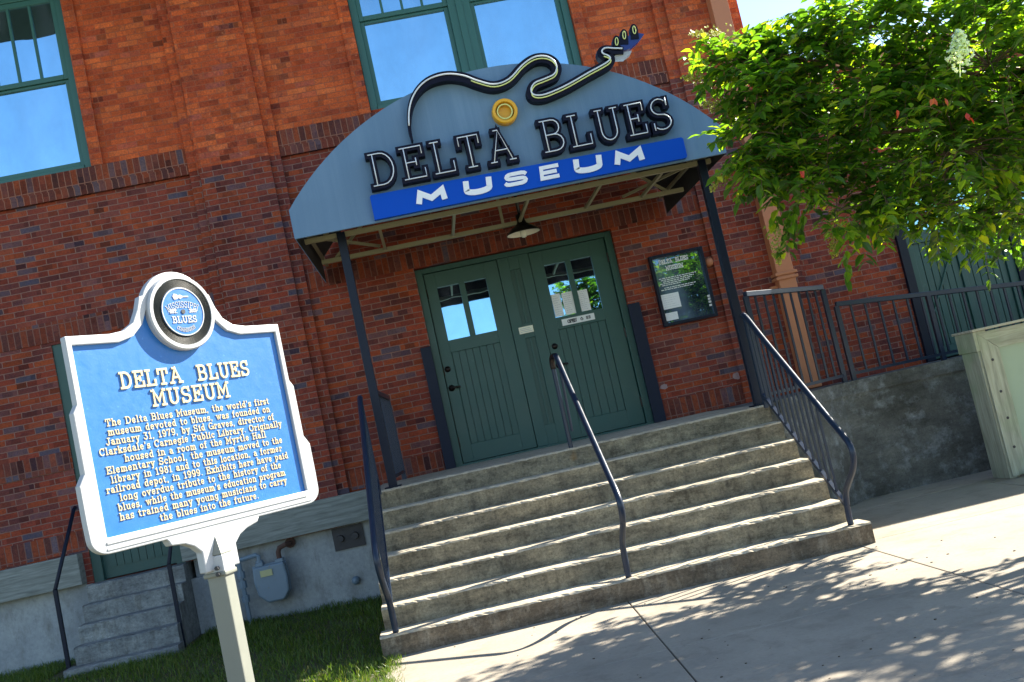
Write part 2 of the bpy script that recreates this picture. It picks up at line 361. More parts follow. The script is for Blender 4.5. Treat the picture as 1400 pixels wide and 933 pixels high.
m_red = leaf_mat('red_leaf', [(0, (.40,.035,.02)), (1, (.50,.12,.03))], .4)
m_flower = leaf_mat('white_flower', [(0, (.68,.74,.78)), (1, (.82,.84,.84))], .3)
m_bud = leaf_mat('seed_bud', [(0, (.32,.36,.08)), (1, (.52,.48,.16))], .35)
m_weed = leaf_mat('weed_leaf', [(0, (.05,.12,.02)), (1, (.12,.22,.04))], .4)
m_grass = leaf_mat('grass_blade', [(0, (.045,.090,.012)), (.6, (.085,.15,.018)), (.92, (.15,.20,.03)), (1, (.26,.22,.08))], .35)

# pavement: slabs with joints and cracks
def pavement_mat():
    m, t, b = newmat('pavement_concrete')
    n1 = noise(t, .9, 6, .62); n2 = noise(t, 35, 6, .7); n3 = noise(t, 4, 5, .65)
    c = mixc(t, ramp(t, n1, [(.3, (0,0,0)), (.7, (1,1,1))]), (.27,.24,.195), (.385,.335,.265))
    c = mixc(t, ramp(t, n3, [(.52, (0,0,0)), (.75, (.6,.6,.6))]), c, (.18,.155,.125))
    c = mixc(t, .45, c, ramp(t, n2, [(.2, (.7,.7,.7)), (.8, (1.25,1.25,1.25))]), 'MULTIPLY')
    n5 = noise(t, 2.3, 7, .75, None, 1.2); c = mixc(t, ramp(t, n5, [(.56, (0,0,0)), (.66, (.55,.55,.55))]), c, (.21,.18,.14))
    pit = ramp(t, noise(t, 55, 2, .5), [(.70, (0,0,0)), (.74, (1,1,1))])
    c = mixc(t, pit, c, (.17,.14,.11))
    lk(t, c, b.inputs['Base Color']); b.inputs['Roughness'].default_value = .9; b.inputs['Specular IOR Level'].default_value = .2
    bump(t, b, n2, .4, .005); return m
m_pave = pavement_mat()
def soil_mat():
    m, t, b = newmat('lawn_soil')
    n = noise(t, 9, 6, .7); c = mixc(t, n, (.030,.040,.012), (.10,.085,.035)); lk(t, c, b.inputs['Base Color']); b.inputs['Roughness'].default_value = .95
    bump(t, b, n, .6, .02); return m
m_soil = soil_mat()
m_joint = paint('joint_dirt', (.045,.038,.03), .95, var=.4, scale=30)

# ------------------------------------------------------------------ stroke lettering (own slab face)
def hs(x, y, l=.13): return [(x-l, y), (x+l, y)]
G = {}
def g(ch, w, *st): G[ch] = (w, st)
g(' ', .42)
g('A', .92, [(.10,0),(.46,1),(.82,0)], [(.23,.36),(.69,.36)], hs(.10,0), hs(.82,0), [(.28,1),(.46,1)])
g('B', .80, [(.16,0),(.16,1)], [(.02,1)]+arc(.42,.765,.24,.235,90,-90,7)+[(.16,.53)], [(.16,.53)]+arc(.44,.265,.28,.265,90,-90,7)+[(.02,0)])
g('C', .80, arc(.42,.5,.36,.5,42,318,14), [(.70,.68),(.70,1)])
g('D', .86, [(.16,0),(.16,1)], [(.02,1)]+arc(.38,.5,.40,.5,90,-90,10)+[(.02,0)])
g('E', .78, [(.16,0),(.16,1)], [(.02,1),(.70,1),(.70,.74)], [(.16,.52),(.48,.52)], [(.48,.40),(.48,.64)], [(.02,0),(.72,0),(.72,.28)])
g('F', .74, [(.16,0),(.16,1)], [(.02,1),(.70,1),(.70,.74)], [(.16,.52),(.48,.52)], hs(.16,0,.15))
g('G', .86, arc(.44,.5,.38,.5,42,345,14), [(.56,.42),(.88,.42)], [(.80,.42),(.80,0)])
g('H', .90, [(.16,0),(.16,1)], [(.74,0),(.74,1)], [(.16,.52),(.74,.52)], hs(.16,0), hs(.74,0), hs(.16,1), hs(.74,1))
g('I', .42, [(.21,0),(.21,1)], hs(.21,0,.16), hs(.21,1,.16))
g('J', .62, [(.44,1),(.44,.25)]+arc(.25,.25,.19,.25,0,-170,7), hs(.44,1,.17))
g('K', .88, [(.16,0),(.16,1)], [(.74,1),(.18,.45)], [(.34,.60),(.76,0)], hs(.16,0), hs(.76,0,.12), hs(.16,1), hs(.72,1,.12))
g('L', .74, [(.16,0),(.16,1)], hs(.16,1,.15), [(.02,0),(.70,0),(.70,.32)])
g('M', 1.04, [(.15,0),(.15,1),(.51,.30),(.87,1),(.87,0)], hs(.15,0,.14), hs(.87,0,.14), [(.01,1),(.15,1)], [(.87,1),(1.01,1)])
g('N', .90, [(.16,0),(.16,1),(.74,0),(.74,1)], hs(.16,0), hs(.74,1), [(.02,1),(.16,1)])
g('O', .90, arc(.45,.5,.38,.5,0,360,18))
g('P', .78, [(.16,0),(.16,1)], [(.02,1)]+arc(.42,.735,.28,.265,90,-90,8)+[(.16,.47)], hs(.16,0,.15))
g('R', .86, [(.16,0),(.16,1)], [(.02,1)]+arc(.42,.745,.26,.255,90,-90,8)+[(.16,.49)], [(.42,.49),(.72,0),(.86,0)], hs(.16,0))
g('S', .74, arc(.36,.745,.28,.255,40,270,10)+arc(.36,.245,.31,.245,90,-140,10), [(.62,.76),(.62,1)], [(.07,.24),(.07,0)])
g('T', .84, [(.42,0),(.42,1)], [(.06,.72),(.06,1),(.78,1),(.78,.72)], hs(.42,0,.17))
g('U', .88, [(.16,1),(.16,.30)]+arc(.44,.30,.28,.30,180,360,9)+[(.72,1)], hs(.16,1), hs(.72,1))
x = .66
g('a', .62, [(.10,.56)]+arc(.28,.48,.18,.18,110,0,6)+[(.46,.0),(.60,0)], arc(.27,.20,.19,.19,60,300,9)+[(.46,.16)], [(.27,.38),(.46,.36)])
g('b', .64, [(.14,1),(.14,0)], [(.14,.45)]+arc(.35,.33,.22,.33,130,-140,10)+[(.14,.12)], [(.02,1),(.14,1)])
g('c', .58, arc(.32,.33,.25,.33,45,310,11), [(.50,.46),(.50,.62)])
g('d', .66, [(.50,1),(.50,0),(.62,0)], [(.50,.50)]+arc(.30,.33,.22,.33,50,320,10)+[(.50,.14)], [(.38,1),(.50,1)])
g('e', .60, [(.08,.35),(.52,.35)]+arc(.30,.35,.22,.31,0,180,8)+arc(.30,.33,.22,.33,180,320,7))
g('f', .46, [(.18,0),(.18,.78)]+arc(.34,.78,.16,.22,180,60,5), [(.04,x),(.36,x)], hs(.18,0,.14))
g('g', .64, [(.50,x),(.50,-.10)]+arc(.29,-.10,.21,.22,0,-160,7), [(.50,.52)]+arc(.30,.36,.22,.30,50,320,10)+[(.50,.18)], [(.50,x),(.62,x)])
g('h', .70, [(.14,1),(.14,0)], [(.14,.46)]+arc(.34,.44,.20,.22,150,0,7)+[(.54,0)], hs(.14,0,.11), hs(.54,0,.11), [(.02,1),(.14,1)])
g('i', .34, [(.17,x),(.17,0)], [(.04,x),(.17,x)], hs(.17,0,.13), [(.13,.88),(.21,.88)])
g('k', .66, [(.14,1),(.14,0)], [(.54,x),(.16,.28)], [(.28,.38),(.56,0)], hs(.14,0,.11), hs(.56,0,.10), [(.02,1),(.14,1)], hs(.52,x,.10))
g('l', .34, [(.17,1),(.17,0)], [(.04,1),(.17,1)], hs(.17,0,.13))
g('m', 1.0, [(.14,x),(.14,0)], [(.14,.46)]+arc(.31,.44,.18,.22,150,0,6)+[(.49,0)], [(.49,.46)]+arc(.67,.44,.18,.22,150,0,6)+[(.85,0)], hs(.14,0,.10), hs(.49,0,.10), hs(.85,0,.10), [(.02,x),(.14,x)])
g('n', .70, [(.14,x),(.14,0)], [(.14,.46)]+arc(.34,.44,.20,.22,150,0,7)+[(.54,0)], hs(.14,0,.11), hs(.54,0,.11), [(.02,x),(.14,x)])
g('o', .62, arc(.31,.33,.24,.33,0,360,14))
g('p', .66, [(.14,x),(.14,-.30)], [(.14,.50)]+arc(.35,.33,.22,.33,130,-140,10)+[(.14,.14)], hs(.14,-.30,.12), [(.02,x),(.14,x)])
g('q', .66, [(.50,x),(.50,-.30)], arc(.30,.33,.22,.33,40,320,10))
g('r', .52, [(.16,x),(.16,0)], [(.16,.42)]+arc(.36,.44,.18,.22,150,50,4), hs(.16,0,.13), [(.04,x),(.16,x)], [(.46,.64),(.46,.48)])
g('s', .52, arc(.27,.49,.19,.17,35,270,8)+arc(.27,.165,.20,.165,90,-145,8), [(.44,.50),(.44,.66)], [(.07,.16),(.07,0)])
g('t', .46, [(.19,.92),(.19,.18)]+arc(.34,.18,.15,.18,180,290,5), [(.04,x),(.38,x)])
g('u', .70, [(.02,x),(.14,x),(.14,.22)]+arc(.33,.22,.19,.22,180,330,6), [(.42,x),(.54,x),(.54,0),(.66,0)])
g('v', .64, [(.10,x),(.32,0),(.54,x)], hs(.10,x,.10), hs(.54,x,.10))
g('w', .92, [(.10,x),(.28,0),(.46,x),(.64,0),(.82,x)], hs(.10,x,.10), hs(.82,x,.10))
g('x', .64, [(.10,x),(.54,0)], [(.54,x),(.10,0)], hs(.10,x,.10), hs(.54,x,.10), hs(.10,0,.10), hs(.54,0,.10))
g('y', .64, [(.10,x),(.32,.02)], [(.54,x),(.26,-.30),(.12,-.30)], hs(.10,x,.10), hs(.54,x,.10))
g('z', .58, [(.10,.52),(.10,x),(.50,x),(.08,0),(.50,0),(.50,.14)])
g(',', .28, [(.13,.06),(.09,-.14)]); g('.', .28, [(.12,.03),(.15,.03)]); g("'", .24, [(.12,1),(.10,.76)])
g('0', .66, arc(.33,.5,.25,.5,0,360,16)); g('1', .50, [(.10,.84),(.27,1),(.27,0)], hs(.27,0,.18))
g('2', .64, arc(.32,.72,.24,.28,160,-25,9)+[(.08,0),(.56,0),(.56,.16)])
g('3', .64, [(.10,1),(.54,1),(.28,.60)]+arc(.30,.30,.25,.30,80,-160,9))
g('7', .62, [(.08,.80),(.08,1),(.54,1),(.26,0)])
g('8', .66, arc(.33,.75,.21,.25,-90,270,12), arc(.33,.26,.25,.25,90,450,12))
g('9', .66, arc(.33,.68,.24,.32,0,360,13), [(.57,.68)]+arc(.31,.36,.26,.36,10,-130,8))
def text_layout(s, h, track=.06, wx=1.0):
    out = []; cx = 0
    for ch in s:
        w, st = G[ch]
        out.append((ch, [[((cx+px*wx)*h, py*h) for px, py in q] for q in st])); cx += w*wx+track
    return out, (cx-track)*h
def put_text(mb, s, h, cx, base, o, u, v, n, d, hw, thick=.004, track=.06, width=None, align='c', up=None):
    lay, w = text_layout(s, h, track)
    k = 1 if not width else width/w
    x0 = cx-w*k/2 if align == 'c' else cx
    for ch, sts in lay:
        for i, st in enumerate(sts):
            pts = [(x0+a*k, base+b) for a, b in st]
            if up: pts = [up(a, b) for a, b in pts]
            mb.ribbon(pts, hw, o, u, v, n, d, d+thick+i*.0003, ext=.9)

# ================================================================== GROUND
H = 1.155; RI = .165; TR = .243; LY = -2.196      # landing height, riser, tread, landing edge
mb = MB(); mb.add([(-600,-600,-.06),(600,-600,-.06),(600,600,-.06),(-600,600,-.06)], [(0,1,2,3)])
def far_mat():
    m, t, b = newmat('far_ground'); n = noise(t, .05, 5); c = mixc(t, n, (.10,.13,.05), (.28,.26,.20)); lk(t, c, b.inputs['Base Color']); b.inputs['Roughness'].default_value = .95; return m
gr = mb.build('ground', far_mat()); gr['kind'] = 'structure'
# pavement slabs: real joints
mb = MB()
xs = [-.80, 1.0, 2.83, 4.7, 6.6, 8.5, 10.4, 12.3]; ys = [-14, -12.3, -10.6, -8.9, -7.2, -5.35, -3.52, -1.9, 0]
gx = .004
bmv = []
for i in range(len(xs)-1):
    for j in range(len(ys)-1):
        x0, x1, y0, y1 = xs[i]+gx, xs[i+1]-gx, ys[j]+(.003 if j else 0), ys[j+1]-.003
        sk = -.045                                           # joints lean slightly
        f = lambda a, b: (a+sk*(b+3.6)*(-1 if True else 1)*-1*1.0, b)
        q = [(x0, y0), (x1, y0), (x1, y1), (x0, y1)]
        q = [(a+.045*(b+3.6) if a > -.7 else a, b) for a, b in q]
        mb.prism(q, Vector((0,0,0)), X, Yv, Z, -.10, 0)
pv = mb.build('pavement', m_pave, bevel=.006); pv['kind'] = 'structure'
mb = MB(); mb.box(-.80, 12.2, -14, 0, -.2, -.012)
jb = mb.build('pavement_joints', m_joint); jb['kind'] = 'structure'
# street side pavement in front of the lawn continues left beyond y=-5 as lawn
def gz(x, y):                                            # lawn height
    a = max(0, min(1, (y+4.2)/3.4)); b = max(0, min(1, (-x-1.0)/2.4))
    return -.015+.085*a*b+.012*math.sin(x*3.1+y)*math.sin(y*2.7)
mb = MB(); NX, NY = 60, 70; X0, X1, Y0, Y1 = -14, -.80, -14, .02
vs = [(X0+(X1-X0)*i/NX, Y0+(Y1-Y0)*j/NY) for j in range(NY+1) for i in range(NX+1)]
mb.add([(a, b, gz(a, b)-.012) for a, b in vs], [(j*(NX+1)+i, j*(NX+1)+i+1, (j+1)*(NX+1)+i+1, (j+1)*(NX+1)+i) for j in range(NY) for i in range(NX)])
ln = mb.build('lawn_ground', m_soil, smooth=True); ln['kind'] = 'structure'
mb = MB()
for i in range(60000):
    a = random.uniform(-5.9, -.79) if random.random() < .9 else -.80+abs(random.gauss(0, .05))
    b = -4.8+4.78*random.random()
    if a < -2 and random.random() < .25: b = random.uniform(-1.6, -.02)
    if a > -.79 and b > LY-6*TR: continue
    if -4.2 < a < -2.9 and b > -1.15: continue
    if random.random() < .45*max(0, math.sin(a*4.3+1)*math.sin(b*3.7)): continue
    z = gz(min(a, -.8), b)-.012; h = random.uniform(.02, .07)*(.7+.6*abs(math.sin(a*2.9+b*1.3)*math.cos(b*3.3)))*(1.3 if random.random() < .1 else 1); th = random.uniform(0, 6.28); w = .0035
    lx, ly = random.gauss(0, .025), random.gauss(0, .025)
    c, s = math.cos(th)*w, math.sin(th)*w
    mb.add([(a-c, b-s, z), (a+c, b+s, z), (a+c*.6+lx*.5, b+s*.6+ly*.5, z+h*.65), (a-c*.6+lx*.5, b-s*.6+ly*.5, z+h*.65), (a+lx*1.3, b+ly*1.3, z+h)], [(0,1,2,3), (3,2,4)])
gs = mb.build('grass', m_grass, recalc=False)
tag(gs, 'short green grass along the foot of the brick building', 'grass', kind='stuff')

mb = MB(); rg = random.Random(5)
for i in range(130):
    a, b = rg.uniform(-.6, 5.2), rg.uniform(-7.2, -3.75); r = rg.uniform(.003, .010)
    if a > 3 and b > -3.9: continue
    n_ = 6; th = rg.uniform(0, 6.28); mb.prism([(a+r*rg.uniform(.6,1.2)*math.cos(th+k*1.047), b+r*rg.uniform(.5,1.1)*math.sin(th+k*1.047)) for k in range(n_)], Vector((0,0,0)), X, Yv, Z, .0005, .0005+r*.5)
lt = mb.build('pavement_grit', paint('dark_grit', (.10,.075,.05), .9, var=.4)); tag(lt, 'small dark grit and leaf scraps scattered on the pavement', 'grit', kind='stuff')
# ================================================================== MUSEUM BUILDING
bld = thing('brick_building', (0,0,0), 'tall red brick museum building with green windows and green double door under the canopy', 'building')
XL, XR, ZT = -16.0, 4.31, 8.0
def wall(mb, x0, x1, z0, z1, holes, y=0.0, depth=.16):
    xs = sorted({x0, x1, *[h[k] for h in holes for k in (0, 1)]}); zs = sorted({z0, z1, *[h[k] for h in holes for k in (2, 3)]})
    xs = [a for a in xs if x0 <= a <= x1]; zs = [a for a in zs if z0 <= a <= z1]
    for i in range(len(xs)-1):
        for j in range(len(zs)-1):
            a, b, c, d = xs[i], xs[i+1], zs[j], zs[j+1]
            if any(h[0] <= a and b <= h[1] and h[2] <= c and d <= h[3] for h in holes): continue
            mb.add([(a,y,c),(b,y,c),(b,y,d),(a,y,d)], [(0,1,2,3)])
    for h in holes:
        a, b, c, d = h; c = max(c, z0); d = min(d, z1)
        if c >= d: continue
        mb.add([(a,y,c),(a,y+depth,c),(a,y+depth,d),(a,y,d)], [(0,1,2,3)])
        mb.add([(b,y,c),(b,y+depth,c),(b,y+depth,d),(b,y,d)], [(0,1,2,3)])
        if h[3] <= z1: mb.add([(a,y,d),(b,y,d),(b,y+depth,d),(a,y+depth,d)], [(0,1,2,3)])
        if h[2] >= z0: mb.add([(a,y,c),(b,y,c),(b,y+depth,c),(a,y+depth,c)], [(0,1,2,3)])
DOOR = (0, 2.27, H-.02, 3.40)
SIDE = (-3.985, -3.02, .80, 3.38)
W1 = (-5.75, -3.215, 5.23, 7.35); W2 = (-.10, 2.385, 5.27, 7.35)
WS = 4.93
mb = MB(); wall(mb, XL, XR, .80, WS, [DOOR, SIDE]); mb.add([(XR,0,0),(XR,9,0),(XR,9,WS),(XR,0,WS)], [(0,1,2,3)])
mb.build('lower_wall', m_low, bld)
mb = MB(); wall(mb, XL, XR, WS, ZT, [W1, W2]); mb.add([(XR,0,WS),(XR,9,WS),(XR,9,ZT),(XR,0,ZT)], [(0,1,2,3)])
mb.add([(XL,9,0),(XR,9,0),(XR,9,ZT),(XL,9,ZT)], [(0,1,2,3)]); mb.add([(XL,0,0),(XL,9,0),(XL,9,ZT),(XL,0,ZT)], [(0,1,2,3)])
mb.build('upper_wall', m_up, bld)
def pil(x0, x1, s0, s1):
    for nm, z0, z1, mt in (('pilaster', .81, 4.95, m_low), ('upper_pilaster', 4.95, ZT-.01, m_up)):
        mb = MB(); mb.box(x0, x1, -.12, .05, z0, z1)
        mb.box(s0, x0-.001, -.06, .05, z0+.001, z1-.001)
        mb.box(x1+.001, s1, -.06, .05, z0+.001, z1-.001)
        mb.build(nm, mt, bld)
pil(-2.07, -1.30, -2.19, -1.18); pil(3.45, 4.27, 3.32, 4.315); pil(-7.6, -6.85, -7.72, -6.73)
# soldier and rowlock courses
def course(segs, z0, z1, yy, mt, nm='soldier_course'):
    for a, b in segs:
        mb = MB(); mb.box(a, b, yy, .03, z0, z1); mb.build(nm, mt, bld)
course([(-6.73,-2.192), (-1.178,3.318)], 5.03, 5.228, -.035, m_solup)
course([(-6.73,-2.192), (-1.178,3.318)], 4.93, 5.028, -.05, m_solup, 'rowlock_course')
course([(-6.73,-2.192), (-1.178,3.318)], 3.41, 3.63, -.012, m_sol)
course([(-6.73,-4.0), (-2.99,-2.192), (-1.178,-.125), (2.395,3.318)], 1.157, 1.37, -.012, m_sol)
course([(-6.73,-4.0)], 2.03, 2.23, -.014, m_sol)
# brick jamb strips by the upper windows
for a, b in ((-3.213,-3.085), (-.23,-.102), (2.387,2.515)):
    mb = MB(); mb.box(a, b, -.032, .03, 5.232, ZT-.02); mb.build('brick_jamb', m_up, bld)
# foundation and timber bumper beam
mb = MB(); mb.box(XL, -4.06, -.03, .4, -.3, .815); mb.box(-4.06, -2.93, .35, .5, -.3, .80); mb.box(-2.93, -.82, -.03, .4, -.3, .815); mb.box(-2.97,-2.80,-.12,-.031,-.3,.62)
mb.box(-4.06,-3.985,-.03,.349,-.3,.799); mb.box(-.82, XR, -.01, .4, -.3, .8)
mb.build('foundation', m_conc, bld)
for a, b in ((XL, -4.05), (-3.01, -.72)):
    mb = MB(); mb.box(a, b, -.17, -.005, .817, 1.14); mb.build('timber_beam', m_beam, bld, bevel=.008)
mb = MB(); mb.box(-1.45, -1.12, -.05, -.031, .56, .80)
for xx in (-1.37, -1.21):
    mb.lathe([(0,.05),(.035,.05),(.04,.0),(.04,-.01)], (xx, -.05, .685), (0,-1,0), 8)
mb.build('bolted_plate', m_bolt, bld)
mb = MB(); mb.lathe([(0,.06),(.03,.055),(.045,.03),(.045,-.01)], (-1.30, -.03, .215), (0,-1,0), 12); mb.build('pipe_stub', m_meter, bld, smooth=True)
# roof and deep eaves
mb = MB(); mb.box(XL-.5, XR+.5, -2.4, 10, ZT, ZT+.25); mb.build('roof', [m_soffit], bld)

# ---- upper windows
def big_window(x0, x1, z0, z1, mull):
    yf = .06
    mb = MB()
    mb.box(x0+.001, x0+.085, yf-.03, .155, z0+.001, z1-.001); mb.box(x1-.085, x1-.001, yf-.03, .155, z0+.001, z1-.001)
    mb.box(x0+.085, x1-.085, yf-.03, .155, z1-.09, z1-.001); mb.box(x0+.085, x1-.085, yf-.045, .155, z0+.001, z0+.05)
    mb.box(mull[0], mull[1], yf-.032, .156, z0+.05, z1-.09)
    mb.box(mull[0]+.09, mull[1]-.09, yf-.05, yf-.031, z0+.05, z1-.09)
    w = mb.build('window', m_greenw, bld, bevel=.006)
    zr = z0+1.06
    for a, b in ((x0+.085, mull[0]), (mull[1], x1-.085)):
        mb = MB()                                     # lower sash (behind) and upper sash with four lights
        mb.box(a, a+.05, yf+.012, .13, z0+.05, zr); mb.box(b-.05, b, yf+.012, .13, z0+.05, zr); mb.box(a+.05, b-.05, yf+.012, .13, z0+.05, z0+.11)
        mb.box(a+.05, b-.05, yf+.012, .13, zr-.03, zr)
        mb.box(a, a+.05, yf-.015, .10, zr, z1-.09); mb.box(b-.05, b, yf-.015, .10, zr, z1-.09)
        mb.box(a+.05, b-.05, yf-.016, .10, zr, zr+.055); mb.box(a+.05, b-.05, yf-.015, .10, z1-.15, z1-.09)
        wd = (b-a-.1)/4
        for k in (1, 2, 3): mb.box(a+.05+wd*k-.014, a+.05+wd*k+.014, yf-.012, .09, zr+.055, z1-.15)
        mb.build('sash', m_greenw, w, bevel=.004)
        mb = MB(); mb.box(a+.04, b-.04, .10, .108, z0+.10, zr-.02); mb.build('pane', m_glass, w)
        mb = MB(); mb.box(a+.04, b-.04, .07, .078, zr+.04, z1-.13); mb.build('pane', m_glass, w)
big_window(*W1, (-4.61, -4.35)); big_window(*W2, (1.01, 1.265))

# ---- double door
yd = .10
mb = MB()
mb.box(.001, .082, yd-.04, .2, H, 3.39); mb.box(2.19, 2.269, yd-.04, .2, H, 3.39); mb.box(.082, 2.19, yd-.04, .2, 3.335, 3.39)
mb.box(0, 2.27, yd-.09, yd+.15, H-.01, H+.02)
mb.build('door_frame', m_green, bld, bevel=.004)
def beads(mb, a, b, z0, z1, y, pitch=.085):
    n = max(1, round((b-a)/pitch)); p = (b-a)/n
    for k in range(n): mb.box(a+k*p+.004, a+(k+1)*p-.004, y, y+.02, z0, z1)
def leaf(a, b, panes, bead, knobx, hinge_x, label=None):
    mb = MB(); z0, z1 = H+.025, 3.33
    (p0, p1), (p2, p3) = panes; pz0, pz1 = 2.548, 3.160
    mb.box(a, p0, yd, yd+.05, z0, z1); mb.box(p3, b, yd, yd+.05, z0, z1)
    mb.box(p0, p3, yd, yd+.05, pz1, z1); mb.box(p1, p2, yd, yd+.05, pz0, pz1)
    mb.box(p0, p3, yd, yd+.05, 2.41, pz0); mb.box(p0, p3, yd, yd+.05, z0, 1.37)
    beads(mb, bead[0], bead[1], 1.37, 2.41, yd+.014); mb.box(bead[0], bead[1], yd+.03, yd+.05, 1.37, 2.41)
    if bead[0] > p0: mb.box(p0, bead[0], yd+.001, yd+.05, 1.37, 2.41)
    if bead[1] < p3: mb.box(bead[1], p3, yd+.001, yd+.05, 1.37, 2.41)
    d = mb.build('door', m_green, bld, bevel=.003)
    for q0, q1 in panes:
        mb = MB(); mb.add([(q0-.005,yd+.018,pz0-.005),(q1+.005,yd+.018,pz0-.005),(q1+.005,yd+.038,pz1+.005),(q0-.005,yd+.038,pz1+.005),(q0-.005,yd+.024,pz0-.005),(q1+.005,yd+.024,pz0-.005),(q1+.005,yd+.044,pz1+.005),(q0-.005,yd+.044,pz1+.005)], [(0,1,2,3),(7,6,5,4),(0,4,5,1),(1,5,6,2),(2,6,7,3),(3,7,4,0)]); mb.build('pane', m_glass2, d)
    mb = MB(); mb.lathe([(0,.03),(.022,.028),(.026,.012),(.034,.008),(.034,-.005)], (knobx, yd, 2.235), (0,-1,0), 16); mb.build('lock', m_bronze, d, smooth=True)
    mb = MB(); mb.lathe([(0,.055),(.02,.05),(.03,.012),(.036,.006),(.036,-.005)], (knobx, yd, 2.02), (0,-1,0), 16)
    mb.tube([(knobx, yd-.05, 2.02), (knobx+.03, yd-.055, 2.021), (knobx+.10, yd-.052, 2.014)], .011, 8); mb.build('handle', m_bronze, d, smooth=True)
    for hz in (3.10, 2.22, 1.42):
        mb = MB(); mb.tube([(hinge_x, yd-.008, hz-.055), (hinge_x, yd-.008, hz+.055)], .011, 8); mb.build('hinge', m_bronze, d)
    return d
leaf(.090, .930, ((.212,.461), (.526,.771)), (.218,.775), .137, .086)
leaf(1.302, 2.182, ((1.447,1.694), (1.755,1.998)), (1.447,1.998), 1.365, 2.186)
mb = MB(); mb.box(.936, 1.060, yd-.012, .2, H+.02, 3.334); mb.box(1.175, 1.296, yd-.012, .2, H+.02, 3.334)
for z0, z1 in ((H+.02, 1.40), (2.39, 2.56), (3.18, 3.334)): mb.box(1.060, 1.175, yd-.011, .2, z0, z1)
mb.box(1.060, 1.175, yd+.01, .2, 1.40, 2.39); mb.box(1.060, 1.175, yd+.01, .2, 2.56, 3.18); mb.box(1.105,1.13,yd-.004,yd+.009,1.40,2.39); mb.box(1.105,1.13,yd-.004,yd+.009,2.56,3.18)
mb.build('mullion_panel', m_green, bld, bevel=.003)
mb = MB(); mb.box(0, 2.27, yd+.16, yd+.2, H, 3.40); mb.build('door_backing', m_black, bld)
# guard plates either side of the door
for a, b in ((-.115, .001), (2.255, 2.39)):
    mb = MB(); mb.box(a-.0, b, -.045, -.002, H-.01, 2.515); mb.build('guard_plate', m_guard, bld, bevel=.004)
# ---- side door behind the marker
mb = MB(); a, b, c, d = SIDE
mb.box(a+.001, a+.10, .02, .14, c, d-.001); mb.box(b-.10, b-.001, .02, .14, c, d-.001); mb.box(a+.10, b-.10, .02, .14, d-.10, d-.001)
mb.build('side_door_frame', m_green, bld)
mb = MB(); mb.box(a+.10, b-.10, .09, .15, c+.01, d-.10); beads(mb, a+.16, b-.16, c+.12, c+.95, .078); sd = mb.build('side_door', m_green, bld)
mb = MB(); mb.box(a+.2, b-.2, .082, .088, c+1.15, d-.3); mb.build('pane', m_glass2, sd)
# small marks left on the brick
for xx, zz, ww in ((2.453,1.527,.10), (3.293,1.467,.13)):
    mb = MB(); mb.prism([(xx+ww*.5*math.cos(k*.7)*random.uniform(.7,1.1), zz+ww*.32*math.sin(k*.7)*random.uniform(.7,1.1)) for k in range(9)], Vector((0,0,0)), X, Z, -Yv, -.01, .006)
    mb.build('mortar_patch', concrete('mortar_patch_%d' % int(xx*10), (.40,.28,.27), (.30,.2,.2), (.25,.17,.16)), bld)
# downspout
mb = MB(); mb.box(3.93, 4.13, -.27, -.125, 1.16, 7.9)
for zz in (2.47, 2.42, 5.2): mb.box(3.90, 4.16, -.29, -.124, zz-.018, zz+.018)
mb.box(3.85, 3.929, -.2, -.124, 2.28, 2.36)
mb.build('downspout', m_terr, bld, bevel=.008)

# ================================================================== LOW WING
wing = thing('brick_wing', (4.4,0,0), 'low red brick wing with a wide green board door behind the ramp railing', 'building')
GD = (5.50, 8.3, H-.02, 3.45)
mb = MB(); wall(mb, 4.32, 12, .8, 4.70, [GD], .03); mb.add([(12,.03,-.2),(12,9,-.2),(12,9,4.7),(12,.03,4.7)], [(0,1,2,3)]); mb.add([(4.32,9,-.2),(12,9,-.2),(12,9,4.7),(4.32,9,4.7)], [(0,1,2,3)])
mb.build('wall', m_low, wing)
mb = MB(); mb.box(4.32, 12.2, -.12, 9.1, 4.70, 4.80); mb.build('roof', m_roof, wing)
mb = MB(); mb.box(4.33, 12.2, -.27, -.121, 4.63, 4.80); mb.box(4.33, 12.2, -.29, -.271, 4.775, 4.80); mb.build('gutter', m_terr, wing, bevel=.01)
course_w = MB(); course_w.box(4.34, 5.49, .018, .05, 3.46, 3.68); course_w.build('soldier_course', m_sol, wing)
mb = MB(); mb.box(5.501, 5.60, -.02, .17, H, 3.44); mb.box(8.2, 8.299, -.02, .17, H, 3.44); mb.box(5.60, 8.2, -.0, .17, 3.36, 3.44); mb.box(6.86, 6.96, .03, .17, H, 3.36)
mb.build('door_frame', m_navy, wing)
for a, b in ((5.60, 6.86), (6.96, 8.2)):
    mb = MB(); mb.box(a, a+.10, .06, .15, H+.01, 3.35); mb.box(b-.10, b, .06, .15, H+.01, 3.35)
    mb.box(a+.10, b-.10, .06, .15, 2.52, 2.66); mb.box(a+.10, b-.10, .06, .15, H+.01, H+.14); mb.box(a+.10, b-.10, .06, .15, 3.26, 3.35)
    mid = (a+b)/2; mb.box(mid-.03, mid+.03, .062, .15, H+.14, 3.26)
    beads(mb, a+.10, mid-.03, H+.14, 2.52, .085); beads(mb, mid+.03, b-.10, H+.14, 2.52, .085); mb.box(a+.1, b-.1, .1, .15, H+.14, 2.52)
    mb.bar((a+.14, .075, H+.5), (mid-.06, .075, 2.4), .02)
    d = mb.build('door', m_green, wing, bevel=.004)
    for q0, q1 in ((a+.10, mid-.03), (mid+.03, b-.10)):
        mb = MB(); mb.box(q0, q1, .09, .1, 2.66, 3.26); mb.build('pane', m_glass2, d)
mb = MB(); mb.box(5.5, 8.3, .16, .2, H, 3.45); mb.build('door_backing', m_black, wing)

